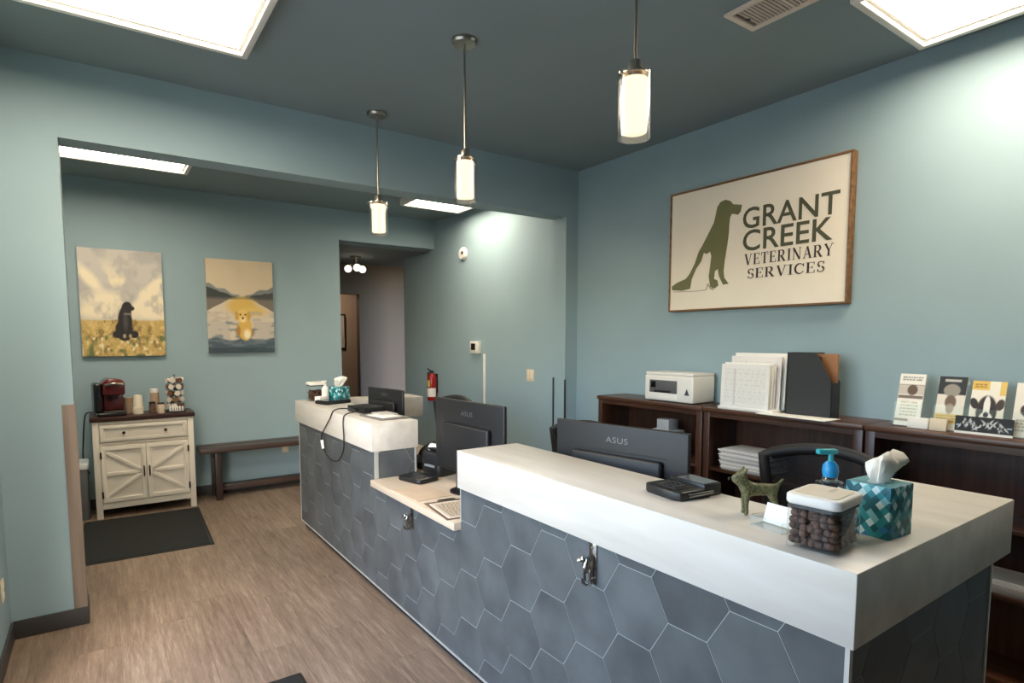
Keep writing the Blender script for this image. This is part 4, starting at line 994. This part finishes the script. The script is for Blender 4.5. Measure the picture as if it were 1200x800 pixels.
m1 = v < (.60 + .14 * np.clip(1 - u / .5, 0, 1) ** .8 + .012 * np.sin(u * 30)); m1b = v < (.60 + .12 * np.clip((u - .55) / .45, 0, 1) ** .7 + .01 * np.sin(u * 26))
a.put(m1 & (u < .55), (134, 140, 140)); a.put(m1b & (u >= .5), (126, 130, 128))
m2 = v < (.595 + .10 * np.clip(1 - u / .42, 0, 1) + .02 * fbm(u, v, 24, 3)); m2b = v < (.595 + .06 * np.clip((u - .58) / .4, 0, 1) + .02 * fbm(u, v, 24, 6))
a.put(m2 & (u < .45), (62, 66, 66)); a.put(m2b & (u > .58), (70, 74, 72))
a.put(v < .595, (214, 200, 178)); a.put((v < .595) & (v > .44 - .0 * u) & (abs(u - .5) > .12 + (.595 - v) * 2.6), (122, 112, 102))
a.put((v < .60) & (v > .575), (92, 88, 84))
a.ell(.52, .50, .22, .10, (222, 184, 96), .6); a.ell(.70, .45, .18, .05, (226, 192, 110), .8); a.put((v < .45) * np.clip((fbm(u * .5, v * 2, 14, 8) - .48) * 6, 0, 1) * .7, (182, 172, 160)); a.put((v < .34) & (v > .15) & (abs(u - .5) > .18), (196, 186, 172)); a.put((v < .34) * (v > .13) * np.clip((fbm(u * .5, v * 2, 12, 2) - .5) * 6, 0, 1) * .8, (120, 128, 132))
a.put(np.clip((.155 + .015 * np.sin(u * 14) - v) * 50, 0, 1), (72, 88, 98)); a.put((v < .15) * np.clip((fbm(u * .4, v * 2.4, 16, 5) - .48) * 6, 0, 1) * .8, (112, 124, 134)); a.put((v < .05) * np.ones_like(u) * .7, (44, 62, 72))
a.ell(.55, .22, .13, .06, (120, 96, 66), .5); a.ell(.55, .26, .105, .13, (222, 178, 92)); a.ell(.52, .40, .095, .075, (232, 196, 110)); a.ell(.43, .40, .03, .05, (206, 160, 80)); a.ell(.61, .40, .03, .05, (206, 160, 80)); a.ell(.52, .36, .04, .03, (244, 222, 160)); a.ell(.52, .375, .018, .012, (70, 50, 40)); a.ell(.485, .415, .014, .010, (60, 44, 36)); a.ell(.56, .415, .014, .010, (60, 44, 36)); a.ell(.58, .20, .05, .05, (250, 236, 200), .8); a.ell(.45, .24, .03, .05, (176, 128, 66), .8)
painting('canvas painting of a yellow dog in a mountain lake', .925, 1.575, 1.483, 2.447, a)

# ------------------------------------------------------------------ coffee cabinet
CW = mat('antique_white_paint', (228, 219, 205), .5, var=.03, scale=6, bump=.05)
t = thing('coffee_cabinet', 'antique white barn-door cabinet with dark top under the dog painting', 'cabinet', (-.088, 6.33, 0))
w, d = .80, .37
box('top', wood_mat('dark_cabinet_top', (44, 24, 20), (72, 40, 32), 'X', 3, .35), (-.015, w + .015, -.015, d, .885, .925), t, bevel=.004)
box('body', CW, (.02, w - .02, .02, d, .10, .885), t)
for x in (0, w - .05):
    for y in (0, d - .05): box('leg', CW, (x, x + .05, y, y + .05, 0, .885), t, bevel=.003)
box('top_rail', CW, (.05, w - .05, .004, .03, .855, .885), t, bevel=.002); box('mid_rail', CW, (.05, w - .05, .004, .03, .665, .695), t, bevel=.002); box('bottom_rail', CW, (.05, w - .05, .004, .03, .085, .14), t, bevel=.002)
dr = box('drawer', CW, (.055, w - .055, .002, .03, .70, .85), t, bevel=.003)
MB().ring((.055, w - .055, .70, .85), (.09, w - .09, .73, .82), -.0, .010, TO_Y).build('drawer_frame', CW, dr, bevel=.003)
BRZ = mat('dark_bronze', (54, 44, 38), .4, metal=.7)
for x in (.235, w - .235): MB().lathe([(0, 0), (.006, 0), (.006, .012), (.014, .018), (.012, .028), (0, .03)], 16, Matrix.Translation((x, .0, .775)) @ Matrix.Rotation(PI / 2, 4, 'X')).build('knob', BRZ, dr, smooth=True)
for s in (0, 1):
    x0, x1 = (.053, w / 2 - .002) if s == 0 else (w / 2 + .002, w - .053)
    do = box('door', CW, (x0, x1, .008, .03, .145, .66), t, bevel=.002)
    MB().ring((x0, x1, .145, .66), (x0 + .04, x1 - .04, .185, .62), -.01, .008, TO_Y).build('door_frame', CW, do, bevel=.003)
    cz = (.185 + .62) / 2; xa, xb = (x0 + .04, x1 - .04)
    MB().box(xa, xb, -.004, .01, cz - .018, cz + .018).build('crossbar', CW, do, bevel=.003)
    xi, xo = (xb, xa) if s == 0 else (xa, xb)           # braces run from the outer corners to the meeting stile
    for zz, zc_ in ((.61, cz + .012), (.195, cz - .012)):
        MB().seg((xo, zz), (xi, zc_), .032, -.01, .004, TO_Y).build('brace', CW, do, bevel=.002)
    hx = w / 2 + (-.022 if s == 0 else .022)
    MB().tube([(hx, -.008, .36), (hx, -.03, .37), (hx, -.03, .44), (hx, -.008, .45)], .006, 8).build('handle', BRZ, do, smooth=True)
    for zz in (.22, .58): box('hinge', BRZ, ((x0 - .006) if s == 0 else x1 - .008, (x0 + .008) if s == 0 else x1 + .006, -.014, .006, zz - .03, zz + .03), do, bevel=.001)

ZK = .925
t = thing('coffee_maker', 'dark red single-cup coffee maker on the white cabinet', 'coffee maker', (.045, 6.50, ZK), .1)
REDK = mat('dark_red_gloss', (92, 14, 14), .22, var=.05, coat=.5); KB = mat('smoke_black', (24, 24, 26), .2)
box('base', KB, (-.10, .12, -.15, .13, 0, .035), t, bevel=.012, segs=3)
box('drip_tray', mat('drip_grey', (90, 84, 80), .4, metal=.5), (-.045, .10, -.15, -.02, .034, .045), t, bevel=.003)
box('column', REDK, (-.05, .12, -.02, .13, .03, .26), t, bevel=.02, segs=3)
MB().prism([(-.05, .19), (-.05, .31), (.0, .345), (.10, .33), (.12, .30), (.12, .19)], -.13, .14, Matrix(((1, 0, 0, 0), (0, 0, -1, 0), (0, 1, 0, 0), (0, 0, 0, 1)))).build('brew_head', REDK, t, bevel=.02, segs=3)
MB().tube(bez([(-.03, -.142, .285), (.035, -.165, .298), (.10, -.142, .285)]), .014, 10).build('lid_handle', NICKEL, t, smooth=True)
box('water_tank', KB, (-.115, -.053, -.10, .12, .03, .30), t, bevel=.02, segs=3)
box('face_panel', REDK, (-.035, .11, -.032, -.018, .05, .19), t, bevel=.006)
box('brew_nozzle', BLACK_P, (.01, .07, -.11, -.05, .165, .195), t, bevel=.006)
def cup_stack(label, x, y, m, r0, r1, h, n):
    t = thing('cup_stack', label, 'cups', (x, y, ZK), 0, 'stacked cups on the cabinet')
    MB().lathe([(0, 0), (r1, 0), (r1 * 1.03, .006), (r0, h), (0, h)], 20).build('cup', m, t, smooth=True)
    for i in range(n): MB().lathe([(r1 + (r0 - r1) * .12 * i, .010 * i + .012), (r1 * 1.05, .010 * i + .016), (r1 * 1.0, .010 * i + .020)], 20).build('cup_rim', m, t, smooth=True)
cup_stack('cream foam cups stacked upside down beside the coffee maker', .275, 6.47, mat('foam_white', (240, 230, 208), .7, var=.02), .034, .045, .175, 5)
cup_stack('short tan paper cups behind the foam cups', .205, 6.56, mat('tan_paper', (176, 150, 124), .7, var=.05), .04, .036, .15, 3)
def canister(label, x, y, h, r, mbody, mlid):
    t = thing('canister', label, 'canister', (x, y, ZK), 0, 'canisters on the cabinet')
    MB().lathe([(0, 0), (r, 0), (r, h * .78), (r * .9, h * .84), (0, h * .84)], 20).build('body', mbody, t, smooth=True)
    MB().lathe([(0, h * .84), (r * .95, h * .84), (r * .95, h), (0, h)], 20).build('lid', mlid, t, smooth=True)
canister('tall canister with white lid beside the pod carousel', .415, 6.52, .225, .038, mat('tan_label', (170, 142, 118), .5, var=.2, scale=30), WHITE_P)
canister('short dark spice jar in front of the tall canister', .385, 6.42, .11, .028, mat('brown_jar', (84, 64, 52), .4, var=.3, scale=40), BLACK_P)
canister('little jar with pale contents in front of the tall canister', .455, 6.41, .10, .03, mat('cream_jar', (206, 186, 164), .4, var=.1, scale=30), mat('brown_lid', (70, 52, 42), .4))
t = thing('pod_carousel', 'round rack of coffee pods at the cabinet end', 'pod rack', (.585, 6.50, ZK))
MB().lathe([(0, 0), (.085, 0), (.085, .012), (0, .014)], 28).build('base', BLACK_P, t, smooth=True)
MB().lathe([(.006, .01), (.006, .345), (.014, .35), (0, .36)], 10).build('post', NICKEL, t, smooth=True)
PODW = mat('pod_foil', (222, 212, 200), .35, var=.05); PODB = mat('pod_brown', (120, 84, 64), .4)
for r_ in range(5):
    for k_ in range(7):
        a_ = 2 * PI * k_ / 7 + .2 * r_
        M = Matrix.Translation((.062 * math.cos(a_), .062 * math.sin(a_), .055 + r_ * .062)) @ Matrix.Rotation(a_, 4, 'Z') @ Matrix.Rotation(PI / 2, 4, 'Y')
        MB().lathe([(0, -.03), (.017, -.03), (.022, .008), (.026, .010), (.026, .013), (0, .013)], 12, M).build('pod', PODW if (r_ + k_) % 3 else PODB, t, smooth=True)
for r_ in range(5): MB().lathe([(.056, .026 + r_ * .062), (.060, .026 + r_ * .062), (.060, .031 + r_ * .062), (.056, .031 + r_ * .062)], 24).build('ring', BLACK_P, t, smooth=True)
t = thing('sugar_caddy', 'small pale packet tray in front of the pod rack', 'tray', (.585, 6.39, ZK))
box('tray', BLACK_P, (-.07, .07, -.028, .028, 0, .012), t, bevel=.002)
for i in range(6): box('packet', PAPER, (-.064 + i * .021, -.05 + i * .021, -.02, .02, .010, .055), t, bevel=.002, rot=(0.1, 0, 0))
# power cord of the coffee maker
tag(MB().tube(bez([(-.06, 6.655, ZK + .02), (-.125, 6.66, .935), (-.145, 6.66, .86), (-.16, 6.68, .7), (-.17, 6.70, .5), (-.13, 6.70, .36)]), .006, 8).build('power_cord', CAB, None, smooth=True), 'black cord hanging behind the cabinet side', 'cord')
# trash bin
t = thing('trash_bin', 'grey trash bin with white liner beside the white cabinet', 'trash bin', (-.235, 6.52, 0))
MB().prism(rrect(.10, .14, .03), 0, .50).build('bin', mat('grey_bin', (96, 98, 100), .5), t, bevel=.004)
MB().prism(rrect(.108, .148, .03), .46, .515).build('liner', mat('white_liner', (222, 226, 226), .4), t, bevel=.006)
# bench
t = thing('bench', 'long dark wooden bench against the back wall', 'bench', (.77, 6.40, 0))
DW = wood_mat('dark_bench_wood', (50, 38, 34), (84, 66, 58), 'X', 3, .4); DWZ = wood_mat('dark_bench_upright', (40, 30, 27), (66, 50, 44), 'Z', 3, .4)
for i in range(2): box('seat_board', DW, (0, 1.40, i * .162, i * .162 + .158, .485, .535), t, bevel=.004)
for x in (.13, 1.22):
    for y in (.01, .24): box('leg', DWZ, (x, x + .06, y, y + .07, 0, .485), t, bevel=.003)
    box('leg_rail', DWZ, (x + .005, x + .055, .08, .24, .40, .47), t); box('foot_rail', DWZ, (x + .005, x + .055, .08, .24, .06, .12), t)
box('stretcher', DW, (.19, 1.22, .14, .18, .07, .13), t, bevel=.002)
# mats
RUB = mat('black_ribbed_mat', (17, 18, 17), .85, var=.2, scale=50, stretch=(1, 6, 1), bump=.6, bscale=120); RIM = mat('black_rubber_edge', (20, 20, 21), .6)
def floor_mat_(label, x0, x1, y0, y1, rz):
    t = thing('floor_mat', label, 'mat', ((x0 + x1) / 2, (y0 + y1) / 2, 0), rz, 'black floor mats')
    a_, b_ = (x1 - x0) / 2, (y1 - y0) / 2
    MB().ring((-a_, a_, -b_, b_), (-a_ + .025, a_ - .025, -b_ + .025, b_ - .025), 0, .006).build('edge', RIM, t, bevel=.002)
    box('pile', RUB, (-a_ + .025, a_ - .025, -b_ + .025, b_ - .025, 0, .009), t)
floor_mat_('black floor mat in front of the white cabinet', -.20, .70, 5.06, 6.28, -.035)
floor_mat_('black floor mat on the open floor before the counter front', -.20, .73, 1.55, 2.81, 0)
